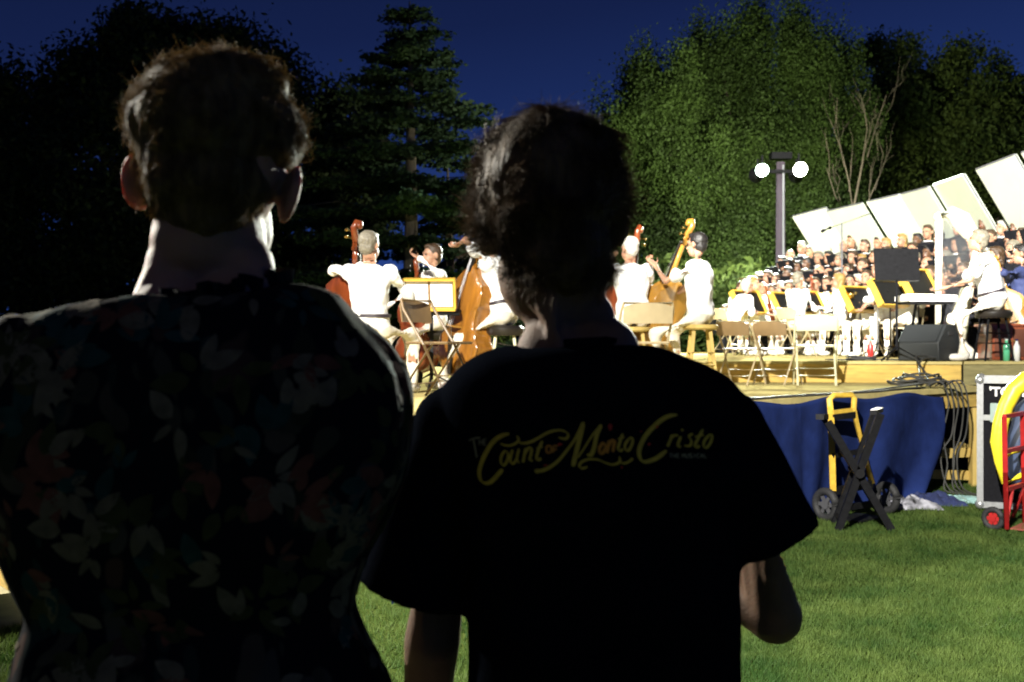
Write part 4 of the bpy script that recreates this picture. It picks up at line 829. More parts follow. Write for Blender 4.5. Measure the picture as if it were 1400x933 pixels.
for x in (.08, CWd-.08):
    for y in (.08, CD_-.08): c = M@V((x, y, .035)); m = MB(); m.cyl(c-V((.018, 0, 0)), c+V((.018, 0, 0)), .034, 12); m.build('caster', RUBBER, t)
# red hand truck with yellow and blue bag
d = 8.1; t = thing('hand_truck', 'red steel hand truck at the right edge, in front of the road case', 'hand truck', gl(1385, d)); ra = gl(1376, 8.1); rb = gl(1401, 8.42); up_ = V((.01, .06, 0))
for p in (ra, rb, rb+(rb-ra)): m = MB(); m.tube([p+V((0, 0, .03)), p+up_*1+V((0, 0, .86))], .019, 10); m.build('rail', RPAINT, t, smooth=True)
e = rb+(rb-ra)
for z in (.32, .6, .86): m = MB(); m.bar(ra+up_*(z/.86)+V((0, 0, z)), e+up_*(z/.86)+V((0, 0, z)), .03, .03); m.build('crossbar', RPAINT, t)
m = MB(); c_ = (ra+e)/2; m.box((c_.x+.02, c_.y-.12, .02), (.5, .22, .01), (0, 0, R(50))); m.build('toe_plate', mat('red_rusty_plate', (.3, .07, .05), .7, .3), t)
wheel(t, V((ra.x-.045, ra.y+.12, .09)), (.75, .65, 0), .09, .05, RPAINT)
m = MB(); m.bar(ra+V((0, 0, .05)), ra+V((.1, .12, .3)), .02, .02); m.build('brace', RPAINT, t); m = MB(); m.bar(rb+V((0, 0, .3)), rb+V((-.05, .1, .05)), .02, .02); m.build('brace', RPAINT, t)
dy = 8.62; t = thing('vinyl_bag', 'bright yellow and blue vinyl bag bulging behind the red hand truck', 'bag', gl(1405, dy))
m = MB(); pts = [(1440, 512), (1420, 513), (1402, 520), (1386, 534), (1375, 556), (1368, 580), (1365, 605), (1367, 632), (1371, 662)]; rr = [14, 14, 13.5, 13, 11.5, 11.5, 12, 8, 2]
m.tube([P(x, y, dy-.05) for x, y in pts], [r*.88*dy/F for r in rr], 12); m.build('yellow_flap', YVINYL, t, smooth=True)
m = MB(); pts = [(1432, 545), (1410, 545), (1396, 562), (1388, 600), (1384, 640), (1382, 668)]
BGV = mat('blue_grey_vinyl', (.05, .07, .13), .5, .3, 10); m.tube([P(x+22, y+4, dy+.1) for x, y in pts], [.10, .14, .17, .18, .17, .1], 14); m.build('body', BGV, t, smooth=True)
for y in (618, 655): m = MB(); m.tube([P(1372, y+8, dy-.09), P(1392, y-2, dy-.14), P(1412, y-14, dy-.1)], .022, 8); m.build('strap', YVINYL, t, smooth=True)
# cloths and litter by the stage corner
def crumple(name, lab, cat, c, sx_, sy_, amp, mt, seed):
    m = MB(); n = 26; vs = []
    for i in range(n+1):
        for j in range(n+1):
            x = (i/n-.5)*sx_; y = (j/n-.5)*sy_; e = max(abs(i/n-.5), abs(j/n-.5))*2; k = 1+.25*noise.noise(V((math.atan2(y, x)*1.5, seed, 0)))
            z = .012+max(0, (1-e**3))*amp*(.5+abs(noise.noise(V((x*9, y*9, seed)))) *1.6+.5*abs(noise.noise(V((x*23, y*23, seed)))))
            vs.append(V((c[0]+x*k+.03*noise.noise(V((y*8, seed, x*5))), c[1]+y*k, z)))
    m.add(vs, [(i*(n+1)+j, (i+1)*(n+1)+j, (i+1)*(n+1)+j+1, i*(n+1)+j+1) for i in range(n) for j in range(n)]); o = m.build(name, mt, None, smooth=True); tag(o, lab, cat); o.modifiers.new('s', 'SOLIDIFY').thickness = .003
c = gl(1246, 9.35); crumple('cloth', 'crumpled white and grey cloth on the grass below the end of the skirt', 'cloth', c, .34, .4, .07, mat('crumpled_print', (.22, .22, .25), .8, .95, 14), 3)
c = gl(1278, 9.6); crumple('cloth', 'dark navy cloth lying on the grass right of the crumpled white one', 'cloth', c, .42, .5, .07, NAVY, 8)
c = gl(1316, 9.7); crumple('plastic_sheet', 'pale teal plastic sheet on the grass near the foot of the road case', 'plastic sheet', c, .3, .4, .04, mat('teal_plastic', (.3, .5, .48), .3), 5)
# cables
CABM = mat('cable_grey', (.045, .045, .042), .6, .2, spec=.2)
def cable(lab, pts, r=.009, mt=CABM, n=40):
    P_ = [V(p) for p in pts]; P_ = [P_[0]]+P_+[P_[-1]]; out = []
    for i in range(1, len(P_)-2):
        for k in range(8):
            q = k/8; a, b, c, d = P_[i-1:i+3]; out.append(.5*((2*b)+(c-a)*q+(2*a-5*b+4*c-d)*q*q+(3*b-a-3*c+d)*q**3))
    out.append(P_[-2]); m = MB(); m.tube(out, r, 6); tag(m.build('cable', mt, None, smooth=True), lab, 'cable')
def al(s, off=.03, z=SZ+.01): p = A2+u*s+nrm*off; return V((p.x, p.y, z))
cable('grey cable lying along the front edge of the stage deck', [al(.5, -.1), al(1.5, -.02), al(2.5, -.08), al(3.4, -.03), al(4.3, -.09), al(Lf-1.2, -.03), al(Lf-.5, -.12), al(Lf-.1, -.1)], .012)
cable('second thinner cable beside the one along the stage edge', [al(2.4, .0, SZ+.008), al(3.4, -.14), al(4.4, .0, SZ+.012), al(Lf-1, -.17), al(Lf-.3, -.06, SZ+.05), al(Lf, -.2, SZ+.03)], .009)
cable('cable running from the deck corner up onto the raised platform', [V((4.0, 10.5, SZ+.02)), V((4.15, 11.0, SZ+.12)), V((4.3, 11.65, RZ+.06)), V((4.75, 11.9, RZ+.02)), V((5.3, 12.2, RZ+.02))], .012)
cable('looser cable rising in an arc onto the raised platform', [V((3.8, 10.3, SZ+.02)), V((4.05, 10.9, SZ+.1)), V((4.35, 11.6, RZ+.03)), V((4.9, 12.0, RZ+.02))], .01)
for k in range(5):
    x0 = 3.98+.045*k; r_ = rng.random()
    cable(['leftmost','second','third','fourth','rightmost'][k]+' of the cables hanging in loops from the stage corner', [V((x0-.1, 10.3, SZ+.03)), V((x0+.02, 10.22, SZ+.06+.03*r_)), V((x0+.08, 10.2, SZ-.12)), V((x0+.03+.06*r_, 10.22, .55)), V((x0+.10-.2*r_, 10.2, .25+.15*r_)), V((x0+.02, 10.15, .05)), V((x0+.12+.1*r_, 10.05-.06*k, .02))], .008)
for k in range(4):
    c = V((3.85+.03*k, 10.42+.05*k, SZ+.02+.022*k)); cable(['lowest','second','third','topmost'][k]+' loop of the cable heap on the stage corner', [c+V((math.cos(a)*(.28-.04*k), math.sin(a)*(.14+.02*k), .05*abs(math.sin(a*1.5+k)))) for a in [j*PI/4 for j in range(9)]], .011)

# ================================================================ the two onlookers
def ring_px(y, xl, xr, dep, d, yc=0., n=48, amp=0., seed=0, pw=.82, tilt=0.):
    c = V((X((xl+xr)/2, d), d+yc, Z(y, d))); rx = (xr-xl)/2*d/F; out = []
    for k in range(n):
        a = 2*PI*k/n; ca, sa = math.cos(a), math.sin(a); ca2 = math.copysign(abs(ca)**pw, ca); sa2 = math.copysign(abs(sa)**pw, sa)
        g = 1+amp*(noise.noise(V((ca*3.2, sa*3.2, y*.004+seed)))+.6*math.sin(a*17+2*noise.noise(V((y*.003, seed, 0)))))
        out.append(c+V((rx*ca2*g, dep*sa2*g, tilt*ca)))
    return out
def resample(rows, k=5):
    """smooth interpolation of the ring rows"""
    out = []
    for i in range(len(rows)-1):
        p0 = rows[max(i-1, 0)]; p1 = rows[i]; p2 = rows[i+1]; p3 = rows[min(i+2, len(rows)-1)]
        for j in range(k):
            q = j/k; r = []
            for a, b, c, d in zip(p0, p1, p2, p3):
                m1 = (c-a)/2; m2 = (d-b)/2; r.append((2*q**3-3*q*q+1)*b+(q**3-2*q*q+q)*m1+(-2*q**3+3*q*q)*c+(q**3-q*q)*m2)
            out.append(r)
    return out+[rows[-1]]
def strands(base_me, n, ln, rad, curl, hm, par, name='strands', keep=None, droop=.0, swirl=1., seed=0, lift=.5):
    me = base_me; me.calc_loop_triangles(); tri = [(me.vertices[t.vertices[0]].co, me.vertices[t.vertices[1]].co, me.vertices[t.vertices[2]].co, t.normal.copy(), t.area) for t in me.loop_triangles]
    cum = np.cumsum([t[4] for t in tri]); pick = np.searchsorted(cum, nrng.random(n)*cum[-1]); vs = []; fs = []; S = 7
    for i in pick:
        a, b, c, nn, _ = tri[min(i, len(tri)-1)]; u_, v_ = rng.random(), rng.random()
        if u_+v_ > 1: u_, v_ = 1-u_, 1-v_
        p = a+(b-a)*u_+(c-a)*v_
        if keep and not keep(p): continue
        f = V((noise.noise(p*14+V((seed, 0, 0))), noise.noise(p*14+V((9, seed, 0))), noise.noise(p*14+V((0, 5, seed))))); tg = (f-nn*f.dot(nn)); tg = tg.normalized() if tg.length > 1e-4 else V((1, 0, 0)); bt = nn.cross(tg)
        L_ = ln*rng.uniform(.45, 1.25); fly = rng.random() < .012 and nn.z > 0; dr_ = droop*(1-max(0, nn.z)); dirn = (tg*swirl+nn*(rng.uniform(.1, lift) if not fly else 1.6)+V((0, 0, -dr_))).normalized(); ph = rng.uniform(-1, 1)*curl; base = len(vs); q = p-nn*.004; dd = dirn
        for s in range(S):
            r_ = rad*(1-.75*s/(S-1)); e1 = dd.cross(nn); e1 = e1.normalized() if e1.length > 1e-5 else bt; e2 = dd.cross(e1)
            for k in range(3): an = 2*PI*k/3; w_ = q+e1*math.cos(an)*r_+e2*math.sin(an)*r_; vs.append((w_.x, w_.y, w_.z))
            q = q+dd*L_/(S-1); dd = (Matrix.Rotation(ph/(S-1), 3, nn)@dd - nn*(.22/(S-1))*curl*.6+V((0, 0, -droop*.25))).normalized()
        for s in range(S-1):
            for k in range(3): fs.append((base+s*3+k, base+s*3+(k+1) % 3, base+(s+1)*3+(k+1) % 3, base+(s+1)*3+k))
    me2 = bpy.data.meshes.new(name); me2.from_pydata(vs, [], fs); return link(name, me2, hm, par)
def hair_mat(name, c, tr=.35):
    m = mat(name, c, .6, .5, 70, trans=tr, spec=.2, bump=1., bscale=160, stretch=(1, 1, .25)); return m
HWO = hair_mat('hair_golden_brown', (.27, .19, .085), .6); HMA = hair_mat('hair_chestnut', (.13, .085, .045))
# ---- person in the patterned blouse
dw = 1.20; wl = V((X(292, dw), dw, 0))
def EL(m, x, y, dy, rx, ry, rz, d): m.ball((X(x, d), d+dy, Z(y, d)), (rx*d/F, ry, rz*d/F), 24)
tw, _, _ = person('short curly fair haired person in a dark flower patterned blouse, seen from behind', wl, R(-3), skin=SKINF, voxel=.005, pzo=-.019, LH=(-.06, .36, 1.02), RH=(.02, .36, 1.06), lpole=V((.1, .4, -1)), rpole=V((-.3, .4, -1)), width=.82, dress=False, roll=R(5), curl=.8, ear=1.02, hoff=V((0, 0, .002)), neck=1.12, trap=1.)
m = MB(); EL(m, 290, 178, -.005, 103, .098, 103, dw); EL(m, 213, 162, .02, 40, .05, 52, dw); EL(m, 376, 184, .01, 37, .055, 56, dw); EL(m, 300, 127, .0, 91, .07, 57, dw); EL(m, 294, 255, -.03, 84, .062, 62, dw); EL(m, 292, 290, -.028, 64, .05, 48, dw); EL(m, 190, 165, .02, 18, .03, 35, dw)
me = remesh(m, .006, 2, wrinkle(26, .007)); me.transform(Matrix.Translation(-wl)); hw = link('hair', me, HWO, tw); hw.rotation_euler = (0, 0, R(3))
zc_ = Z(255, dw)
strands(me, 14000, .028, .0006, 2.8, HWO, hw, 'curls', keep=lambda p: p.z > Z(205, dw) or (abs(p.x-0) < .062 and p.z > Z(290, dw)), seed=1, lift=.36)
def floral():
    m = bpy.data.materials.new('floral_print'); m.use_nodes = True; nt = m.node_tree; N = nt.nodes; L = nt.links; b = N['Principled BSDF']; b.inputs['Roughness'].default_value = .85; b.inputs['Specular IOR Level'].default_value = .02
    tc = N.new('ShaderNodeTexCoord'); prev = None
    wp = N.new('ShaderNodeTexNoise'); wp.inputs['Scale'].default_value = 9; L.new(tc.outputs['Object'], wp.inputs[0])
    for i, (sc_, ang, st, thr, cols) in enumerate(((24, 35, (1, 1, .3), .29, ((.55, .42, .3), (.5, .22, .16), (.42, .38, .26))), (28, -40, (1, 1, .33), .24, ((.06, .15, .14), (.09, .22, .2), (.26, .26, .17))), (20, 75, (1, 1, .3), .27, ((.5, .45, .36), (.12, .14, .05), (.4, .2, .15))))):
        mp = N.new('ShaderNodeMapping'); mp.inputs['Rotation'].default_value = (0, R(ang), R(20*i)); mp.inputs['Scale'].default_value = st; mp.inputs['Location'].default_value = (i*3.1, i*1.7, i)
        av = N.new('ShaderNodeMixRGB'); av.blend_type = 'ADD'; av.inputs[0].default_value = .12; L.new(tc.outputs['Object'], av.inputs[1]); L.new(wp.outputs[1], av.inputs[2]); L.new(av.outputs[0], mp.inputs[0])
        vo = N.new('ShaderNodeTexVoronoi'); vo.inputs['Scale'].default_value = sc_; L.new(mp.outputs[0], vo.inputs[0])
        lt = N.new('ShaderNodeMapRange'); lt.inputs['From Min'].default_value = thr+.05; lt.inputs['From Max'].default_value = thr; L.new(vo.outputs['Distance'], lt.inputs[0])
        cr = N.new('ShaderNodeValToRGB'); cr.color_ramp.interpolation = 'CONSTANT'; cr.color_ramp.elements.new(.66)
        for e, p_, c_ in zip(cr.color_ramp.elements, (0, .35, .66), cols): e.position = p_; e.color = (*c_, 1)
        sp = N.new('ShaderNodeSeparateColor'); L.new(vo.outputs['Color'], sp.inputs[0]); L.new(sp.outputs[0], cr.inputs[0])
        n2 = N.new('ShaderNodeMixRGB'); n2.blend_type = 'MULTIPLY'; n2.inputs[0].default_value = .95; L.new(cr.outputs[0], n2.inputs[1]); L.new(wp.outputs[0], n2.inputs[2])
        gd = N.new('ShaderNodeMixRGB'); gd.inputs[0].default_value = .86; gd.inputs[2].default_value = (.012, .013, .012, 1); L.new(n2.outputs[0], gd.inputs[1])
        mx = N.new('ShaderNodeMixRGB'); L.new(lt.outputs[0], mx.inputs[0]); L.new(gd.outputs[0], mx.inputs[2])
        if prev: L.new(prev, mx.inputs[1])
        else: mx.inputs[1].default_value = (.006, .007, .01, 1)
        prev = mx.outputs[0]
    L.new(prev, b.inputs['Base Color']); return m
rows = [(416, 196, 372, .066, -.01), (408, 160, 394, .078, -.01), (404, 128, 416, .087, 0), (410, 84, 440, .096, 0), (422, 44, 470, .105, 0), (442, 12, 500, .113, 0), (470, -8, 528, .124, 0), (508, -24, 557, .132, 0), (560, -34, 566, .138, 0), (630, -26, 560, .14, 0.0), (700, 6, 533, .14, .0), (760, 24, 499, .125, 0), (805, 40, 486, .115, 0), (832, 52, 484, .11, 0), (865, 44, 495, .12, 0), (905, 36, 512, .132, 0), (940, 24, 530, .142, 0), (1010, 6, 548, .15, 0), (1100, 0, 556, .155, 0), (1180, 0, 560, .155, 0)]
rr = resample([ring_px(y, a, b, dp, dw, yc, 140, .0 if y < 500 else .006, 2., tilt=(.012 if y < 430 else 0)) for y, a, b, dp, yc in rows], 5)
def fold_w(c):
    z = c.z; nb_ = max(0, min(1, (z-1.32)/.12)); return .007*noise.noise(V((c.x*9, c.y*9, z*2.2)))+.006*noise.noise(V((c.x*22, c.y*22, z*5)))
m = MB(); m.rings(rr); me = remesh(m, .006, 1, fold_w); me.transform(Matrix.Translation(-wl)); bw = link('blouse', me, floral(), tw); bw.rotation_euler = (0, 0, R(3))
# printed leaves and petals of the blouse fabric, following its folds
bvb = BVHTree.FromPolygons([v.co[:] for v in me.vertices], [p.vertices[:] for p in me.polygons]); me.calc_loop_triangles(); LT = me.loop_triangles; ar = np.cumsum([t_.area for t_ in LT])
pm = [mat('print_cream', (.115, .095, .062), .85, .3, 60, spec=.05), mat('print_rose', (.11, .042, .028), .85, .3, 60, spec=.05), mat('print_teal', (.014, .042, .038), .85, .3, 60, spec=.05), mat('print_olive', (.036, .04, .015), .85, .3, 60, spec=.05)]; bufs = [MB() for _ in pm]
for i in np.searchsorted(ar, nrng.random(620)*ar[-1]):
    t_ = LT[min(i, len(LT)-1)]; c = sum((me.vertices[k].co for k in t_.vertices), V())/3; nn = t_.normal.copy(); x_, y_ = frame(nn); ci = rng.choice([0, 0, 1, 2, 3, 3]); a0 = rng.uniform(0, 6.3); npet = rng.choice([1, 2, 3, 5]); spread = rng.choice([.5, .75, 1.2])
    for k in range(npet):
        a = a0+k*spread+rng.uniform(-.15, .15); d_ = x_*math.cos(a)+y_*math.sin(a); e_ = nn.cross(d_); L_ = rng.uniform(.018, .042); W_ = L_*rng.uniform(.16, .3); bend = rng.uniform(-.25, .25); S = 7; l_ = []; r_ = []
        for j in range(S+1):
            q = j/S; wdt = W_*math.sin(PI*q**.8)**.8 if 0 < q < 1 else 0; p = c+d_*(.006+L_*q)+e_*bend*L_*q*q
            for lst, sg in ((l_, 1), (r_, -1)):
                h = bvb.find_nearest(p+e_*wdt*sg); lst.append(h[0]+h[1]*.0012)
        bufs[(ci if k else ci)].add(l_+r_, [(j, j+1, S+2+j, S+1+j) for j in range(S)])
for b_, m_, nm_ in zip(bufs, pm, ('cream_petals', 'rose_petals', 'teal_leaves', 'olive_leaves')):
    o = link(nm_, b_.mesh(), m_, bw, smooth=False); o['kind'] = 'stuff'
# ruffled collar
bvh_h = None; m = MB(); n = 130; pts0 = []; pts1 = []
for k in range(n+1):
    a = 2*PI*k/n; rx = .079+.008*math.sin(a*26)+.003*noise.noise(V((k*.3, 0, 0))); x = X(285, dw)+rx*math.cos(a)*1.05; y = dw-.01+rx*.9*math.sin(a); zz = Z(404, dw)+.016*math.cos(a)-.006*max(0, -math.sin(a)) ; pts0.append(V((x, y, zz-.012))); pts1.append(V((x+.004*math.sin(k*2.1), y, zz+.010+.004*math.sin(a*13))))
m.add(pts0+pts1, [(i, i+1, n+1+i+1, n+1+i) for i in range(n)]); me = m.mesh(); me.transform(Matrix.Translation(-wl)); rf = link('ruffle_collar', me, bw.data.materials[0], tw); rf.rotation_euler = (0, 0, R(3)); rf.modifiers.new('s', 'SOLIDIFY').thickness = .002
m = MB(); 
for s in (-1, 1): m.cap((s*.09, 0, .86), (s*.1, .02, .48), .1, .072, 16); m.cap((s*.1, .02, .48), (s*.1, 0, .1), .07, .055, 16)
m.ball((0, 0, .9), (.17, .12, .1), 16); link('trousers', remesh(m, .012, 3, wrinkle(9, .008)), BLACKC, tw)
def shoes_(t):
    for s in (-1, 1): m = MB(); m.ball((s*.1, .055, .045), (.046, .125, .04), 14); m.ball((s*.1, -.02, .06), (.044, .055, .055), 12); link('shoe', m.mesh(), SHOEB, t)
shoes_(tw)
# ---- person in the dark T-shirt
dm = 1.33; ml = V((X(803, dm), dm, 0))
hx = X(757, dm)-ml.x
tm, _, _ = person('brown haired person in a dark T-shirt with yellow lettering on the back', ml, 0, skin=SKINM, voxel=.005, pzo=-.055, LH=(-.215, .13, .80), RH=(.06, .25, 1.12), lpole=V((-.25, -1, -.2)), rpole=V((1, -.5, -.9)), dress=False, hoff=V((hx, .01, .01)), curl=.9, spread=.15, ear=.78, width=.86, neck=1.24, trap=.72)
m = MB(); EL(m, 750, 262, -.005, 100, .105, 104, dm); EL(m, 700, 230, .01, 52, .06, 62, dm); EL(m, 760, 210, .0, 84, .08, 58, dm); EL(m, 812, 270, .0, 44, .07, 70, dm); EL(m, 766, 345, -.025, 72, .07, 64, dm); EL(m, 672, 290, .01, 24, .05, 54, dm)
me = remesh(m, .006, 2, wrinkle(18, .009)); me.transform(Matrix.Translation(-ml)); hm_ = link('hair', me, HMA, tm)
strands(hw.data, 3500, .014, .0006, .8, HWO, hw, 'nape_hair', keep=lambda p: p.z < Z(225, dw) and p.z > Z(318, dw) and abs(p.x) < .066 and p.y < .03, droop=.8, swirl=.6, seed=12)
zc2 = Z(380, dm)
strands(me, 15000, .040, .0006, 1.1, HMA, hm_, 'locks', keep=lambda p: p.z > zc2, droop=.4, seed=7, lift=.4)
rows = [(474, 715, 868, .06, .0), (476, 690, 895, .08, .0), (486, 662, 930, .095, 0), (502, 634, 972, .105, 0), (525, 612, 1004, .112, 0), (560, 602, 1018, .118, 0), (610, 604, 1014, .12, 0), (680, 622, 1008, .12, 0), (780, 642, 1006, .118, 0), (860, 642, 1006, .118, 0), (933, 640, 1007, .12, 0), (1020, 630, 1012, .125, 0), (1110, 626, 1016, .128, 0), (1180, 626, 1016, .128, 0)]
m = MB(); m.rings(resample([ring_px(y, a, b, dp, dm, yc, 100, 0, 0, .85) for y, a, b, dp, yc in rows], 4))
def sleeve(a, b, ra, rb, flat=.8):
    a = V(a); b = V(b); d_ = (b-a).normalized(); x, y = frame(d_, V((0, 1, 0))); rs = []
    for i in range(9):
        q = i/8; r_ = ra+(rb-ra)*q; rs.append([a.lerp(b, q)+x*math.cos(t_)*r_+y*math.sin(t_)*r_*flat for t_ in [2*PI*k/30 for k in range(30)]])
    m.rings(rs)
s1 = P(625, 585, dm); s2 = P(990, 590, dm); m.ball(s1, .052, 18); m.ball(s2, .052, 18)
sleeve(s1+V((.01, 0, .02)), P(562, 812, dm)+V((0, .0, 0)), .050, .067); sleeve(s2+V((-.01, 0, .02)), P(1060, 742, dm), .050, .060)
def fold_m(c): return .006*noise.noise(V((c.x*7, c.y*7, c.z*3)))+.004*noise.noise(V((c.x*15+c.z*9, c.y*12, c.z*14)))
me = remesh(m, .006, 3, fold_m); bvh = BVHTree.FromPolygons([v.co[:] for v in me.vertices], [p.vertices[:] for p in me.polygons]); me.transform(Matrix.Translation(-ml)); TSH = mat('tshirt_black', (.004, .005, .008), 1., .2, 14, bump=.15, bscale=300, spec=0.); ts = link('t_shirt', me, TSH, tm)
m = MB(); cc = P(790, 471, dm); m.tube([cc+V((.066*math.cos(a), .062*math.sin(a)+.0, .004*math.cos(a))) for a in [2*PI*k/40 for k in range(41)]], .0075, 8, False); m.build('neckband', TSH, tm, smooth=True)
m = MB()
for s in (-1, 1): m.cap((s*.09, 0, .84), (s*.1, .02, .48), .105, .078, 16); m.cap((s*.1, .02, .48), (s*.1, 0, .1), .076, .062, 16)
m.ball((0, 0, .87), (.175, .125, .1), 16); link('trousers', remesh(m, .012, 3, wrinkle(9, .008)), mat('denim', (.03, .04, .08), .85, .2, 60), tm); shoes_(tm)
# ---- lettering on the shirt back
def proj(px, py):
    o = V((0, 0, CH)); dr = (P(px, py, 1.)-o).normalized(); h, nn, _, _ = bvh.ray_cast(o, dr); return (h-dr*.0016) if h else P(px, py, dm-.12)
def catmull(pts, k=7):
    pts = [V((*p, 0)) for p in pts]; P_ = [pts[0]]+pts+[pts[-1]]; out = []
    for i in range(1, len(P_)-2):
        a, b, c, d = P_[i-1:i+3]
        for j in range(k): q = j/k; out.append(.5*((2*b)+(c-a)*q+(2*a-5*b+4*c-d)*q*q+(3*b-a-3*c+d)*q**3))
    return out+[P_[-2]]
class Ink:
    def __init__(s): s.m = MB()
    def stroke(s, pts, w, org, scl, nib=-40, mn=.38, k=7):
        c = catmull(pts, k) if len(pts) > 2 else [V((*pts[0], 0)).lerp(V((*pts[1], 0)), j/5) for j in range(6)]; L_ = []; R_ = []
        for i, p in enumerate(c):
            d_ = c[min(i+1, len(c)-1)]-c[max(i-1, 0)]; d_.normalize() if d_.length > 0 else None; n_ = V((-d_.y, d_.x, 0)); ww = w*(mn+(1-mn)*abs(math.sin(math.atan2(-d_.y, d_.x)-R(nib)))) ; e = min(i, len(c)-1-i)/max(1, len(c)-1); ww *= min(1, .55+e*6)
            for lst, s_ in ((L_, 1), (R_, -1)): q = p+n_*ww/2*s_; lst.append(proj(org[0]+q.x/scl, org[1]+q.y/scl))
        n = len(c); s.m.add(L_+R_, [(i, i+1, n+i+1, n+i) for i in range(n-1)])
    def blob(s, c, rx, ry, org, scl):
        n = 14; pts = [proj(org[0]+c[0]/scl, org[1]+c[1]/scl)]+[proj(org[0]+(c[0]+rx*(1+.2*math.sin(k*5))*math.cos(2*PI*k/n))/scl, org[1]+(c[1]+ry*(1+.2*math.cos(k*3))*math.sin(2*PI*k/n))/scl) for k in range(n)]; s.m.add(pts, [(0, 1+k, 1+(k+1) % n) for k in range(n)])
    def done(s, nm, mt): 
        o = s.m.build(nm, mt, ts, auto=False); return o
oA, sA, oB, sB = (630, 560), 8.112, (790, 555), 7.179
ink = Ink(); S_ = lambda pts, w=38, **k: ink.stroke(pts, w, oA, sA, **k)
S_([(535, 272), (470, 285), (390, 330), (320, 410), (255, 530), (215, 640), (205, 720), (225, 790), (275, 820), (330, 805), (390, 750), (440, 690), (465, 665)], 50)
S_([(440, 380), (500, 400), (560, 398), (610, 375), (640, 345), (635, 310), (615, 300)], 30); S_([(640, 345), (660, 372), (720, 375), (800, 350), (880, 305), (970, 255), (1060, 232), (1130, 235), (1180, 262), (1190, 295), (1165, 325), (1120, 322), (1085, 310)], 34)
S_([(490, 455), (450, 520), (445, 590), (475, 620), (515, 570), (525, 490), (490, 455)], 32); S_([(575, 445), (550, 540), (560, 595), (590, 595), (625, 540)], 32); S_([(645, 435), (622, 550), (650, 595)], 32)
S_([(718, 430), (705, 510), (688, 590)], 32); S_([(700, 510), (745, 435), (785, 432), (775, 510), (765, 560), (800, 572)], 32); S_([(905, 350), (860, 450), (840, 540), (862, 562), (892, 540)], 34); S_([(838, 432), (912, 415)], 22, nib=60)
S_([(850, 680), (900, 678), (980, 645), (1080, 570), (1180, 450), (1260, 340), (1320, 220), (1365, 140)], 44, nib=-100, mn=.5); ink.blob((850, 685), 34, 24, oA, sA)
S_([(1357, 145), (1325, 290), (1285, 450), (1245, 632)], 56)
S_ = lambda pts, w=36, **k: ink.stroke(pts, w, oB, sB, **k)
S_([(0, 510), (60, 420), (150, 280), (230, 185)], 30, nib=-100); S_([(228, 188), (185, 290), (160, 410), (130, 480), (90, 478)], 44)
S_([(95, 600), (40, 615), (15, 590), (40, 550), (110, 525), (200, 530), (270, 560), (340, 578), (400, 560), (415, 530), (405, 500)], 28); S_([(410, 545), (450, 565), (500, 550), (540, 515)], 26)
S_([(440, 275), (408, 370), (395, 425), (418, 442), (440, 425)], 30); S_([(392, 325), (458, 310)], 20, nib=60); S_([(505, 318), (465, 380), (468, 432), (500, 435), (535, 370), (535, 318), (505, 318)], 28)
S_([(975, 90), (900, 100), (820, 140), (740, 210), (670, 290), (620, 380), (600, 460), (620, 530), (665, 550), (740, 530), (810, 490), (870, 440)], 46)
S_([(925, 285), (905, 345), (880, 400)], 28); S_([(900, 345), (940, 295), (985, 292)], 26); S_([(1012, 300), (985, 370), (985, 400), (1012, 398)], 28); S_([(1130, 275), (1090, 300), (1115, 345), (1100, 392), (1045, 392)], 26)
S_([(1228, 232), (1175, 330), (1150, 392), (1168, 408), (1195, 392)], 30); S_([(1148, 305), (1238, 285)], 20, nib=60); S_([(1295, 282), (1245, 340), (1235, 398), (1265, 410), (1305, 355), (1318, 292), (1295, 282)], 28); ink.blob((1026, 240), 13, 13, oB, sB)
ink.done('lettering', TEXTY)
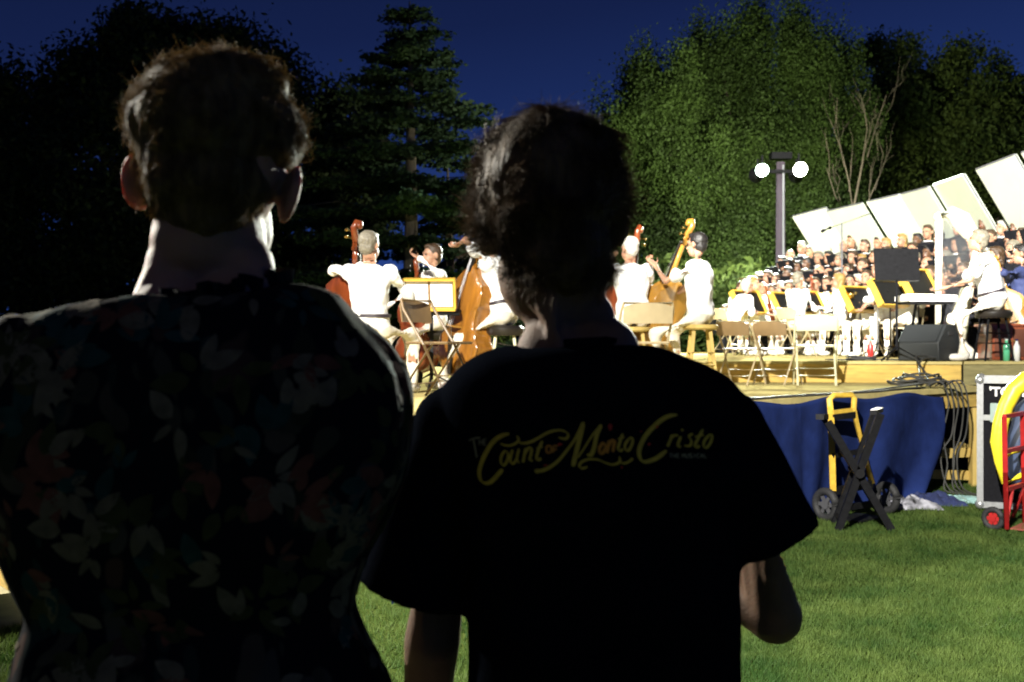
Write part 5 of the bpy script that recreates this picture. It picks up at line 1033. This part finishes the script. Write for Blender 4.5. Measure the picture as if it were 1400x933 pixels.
GL = {'T': [((0, 0), (1, 0)), ((.5, 0), (.5, 1))], 'H': [((0, 0), (0, 1)), ((1, 0), (1, 1)), ((0, .5), (1, .5))], 'E': [((0, 0), (0, 1)), ((0, 0), (1, 0)), ((0, .5), (.8, .5)), ((0, 1), (1, 1))], 'M': [((0, 1), (0, 0)), ((0, 0), (.5, .6)), ((.5, .6), (1, 0)), ((1, 0), (1, 1))], 'U': [((0, 0), (0, 1)), ((0, 1), (1, 1)), ((1, 1), (1, 0))], 'S': [((1, 0), (0, 0)), ((0, 0), (0, .5)), ((0, .5), (1, .5)), ((1, .5), (1, 1)), ((1, 1), (0, 1))], 'I': [((.5, 0), (.5, 1))], 'C': [((1, 0), (0, .1)), ((0, .1), (0, .9)), ((0, .9), (1, 1))], 'A': [((0, 1), (.5, 0)), ((.5, 0), (1, 1)), ((.2, .6), (.8, .6))], 'L': [((0, 0), (0, 1)), ((0, 1), (1, 1))], 'O': [((0, 0), (1, 0)), ((1, 0), (1, 1)), ((1, 1), (0, 1)), ((0, 1), (0, 0))], 'F': [((0, 0), (0, 1)), ((0, 0), (1, 0)), ((0, .5), (.8, .5))]}
def word(i_, txt, x, y, w, h, gap, lw, org, scl, sl=0.):
    for ch in txt:
        if ch != ' ':
            for a, b in GL[ch]: i_.stroke([(x+a[0]*w, y+a[1]*h-sl*(x+a[0]*w)), (x+b[0]*w, y+b[1]*h-sl*(x+b[0]*w))], lw, org, scl, mn=.8)
        x += w+gap if ch != ' ' else gap*1.4
ink = Ink(); word(ink, 'THE MUSICAL', 900, 470, 24, 40, 12, 10, oB, sB); ink.stroke([(88, 345), (150, 322), (215, 312)], 22, oA, sA, nib=60); ink.stroke([(140, 335), (160, 440), (178, 535)], 26, oA, sA); word(ink, 'HE', 205, 330, 32, 66, 16, 14, oA, sA); ink.done('small_lettering', TEXTG)
ink = Ink(); ink.stroke([(252, 358), (215, 410), (215, 465), (245, 462), (275, 405), (252, 358)], 34, oB, sB); ink.stroke([(305, 340), (298, 400), (285, 465)], 34, oB, sB); ink.stroke([(295, 400), (330, 345), (360, 345), (352, 400), (345, 455)], 34, oB, sB); ink.done('orange_lettering', TEXTO); ink = Ink(); word(ink, 'OF', 950, 405, 52, 75, 24, 22, oA, sA); ink.done('orange_lettering', TEXTO)
ink = Ink(); ink.blob((318, 210), 20, 34, oB, sB)
for c_ in ((775, 205, 24, 20), (700, 378, 20, 18), (620, 252, 16, 10), (432, 605, 14, 18)): ink.blob(c_[:2], c_[2]*.7, c_[3]*.7, oB, sB)
ink.blob((1100, 388), 26, 14, oA, sA); ink.blob((940, 620), 30, 8, oA, sA); ink.done('red_splatter', TEXTR)

cable('black cable snaking over the raised platform behind the black music stand', [V((3.6, 12.6, RZ+.008)), V((3.9, 12.35, RZ+.008)), V((4.2, 12.7, RZ+.008)), V((4.5, 12.3, RZ+.008)), V((4.62, 12.5, RZ+.008))], .01, RUBBER)
cable('black cable coiled on the platform left of the stage monitor', [V((3.9+.16*math.cos(a), 12.25+.1*math.sin(a), RZ+.01+.004*a)) for a in [j*.7 for j in range(16)]], .01, RUBBER)
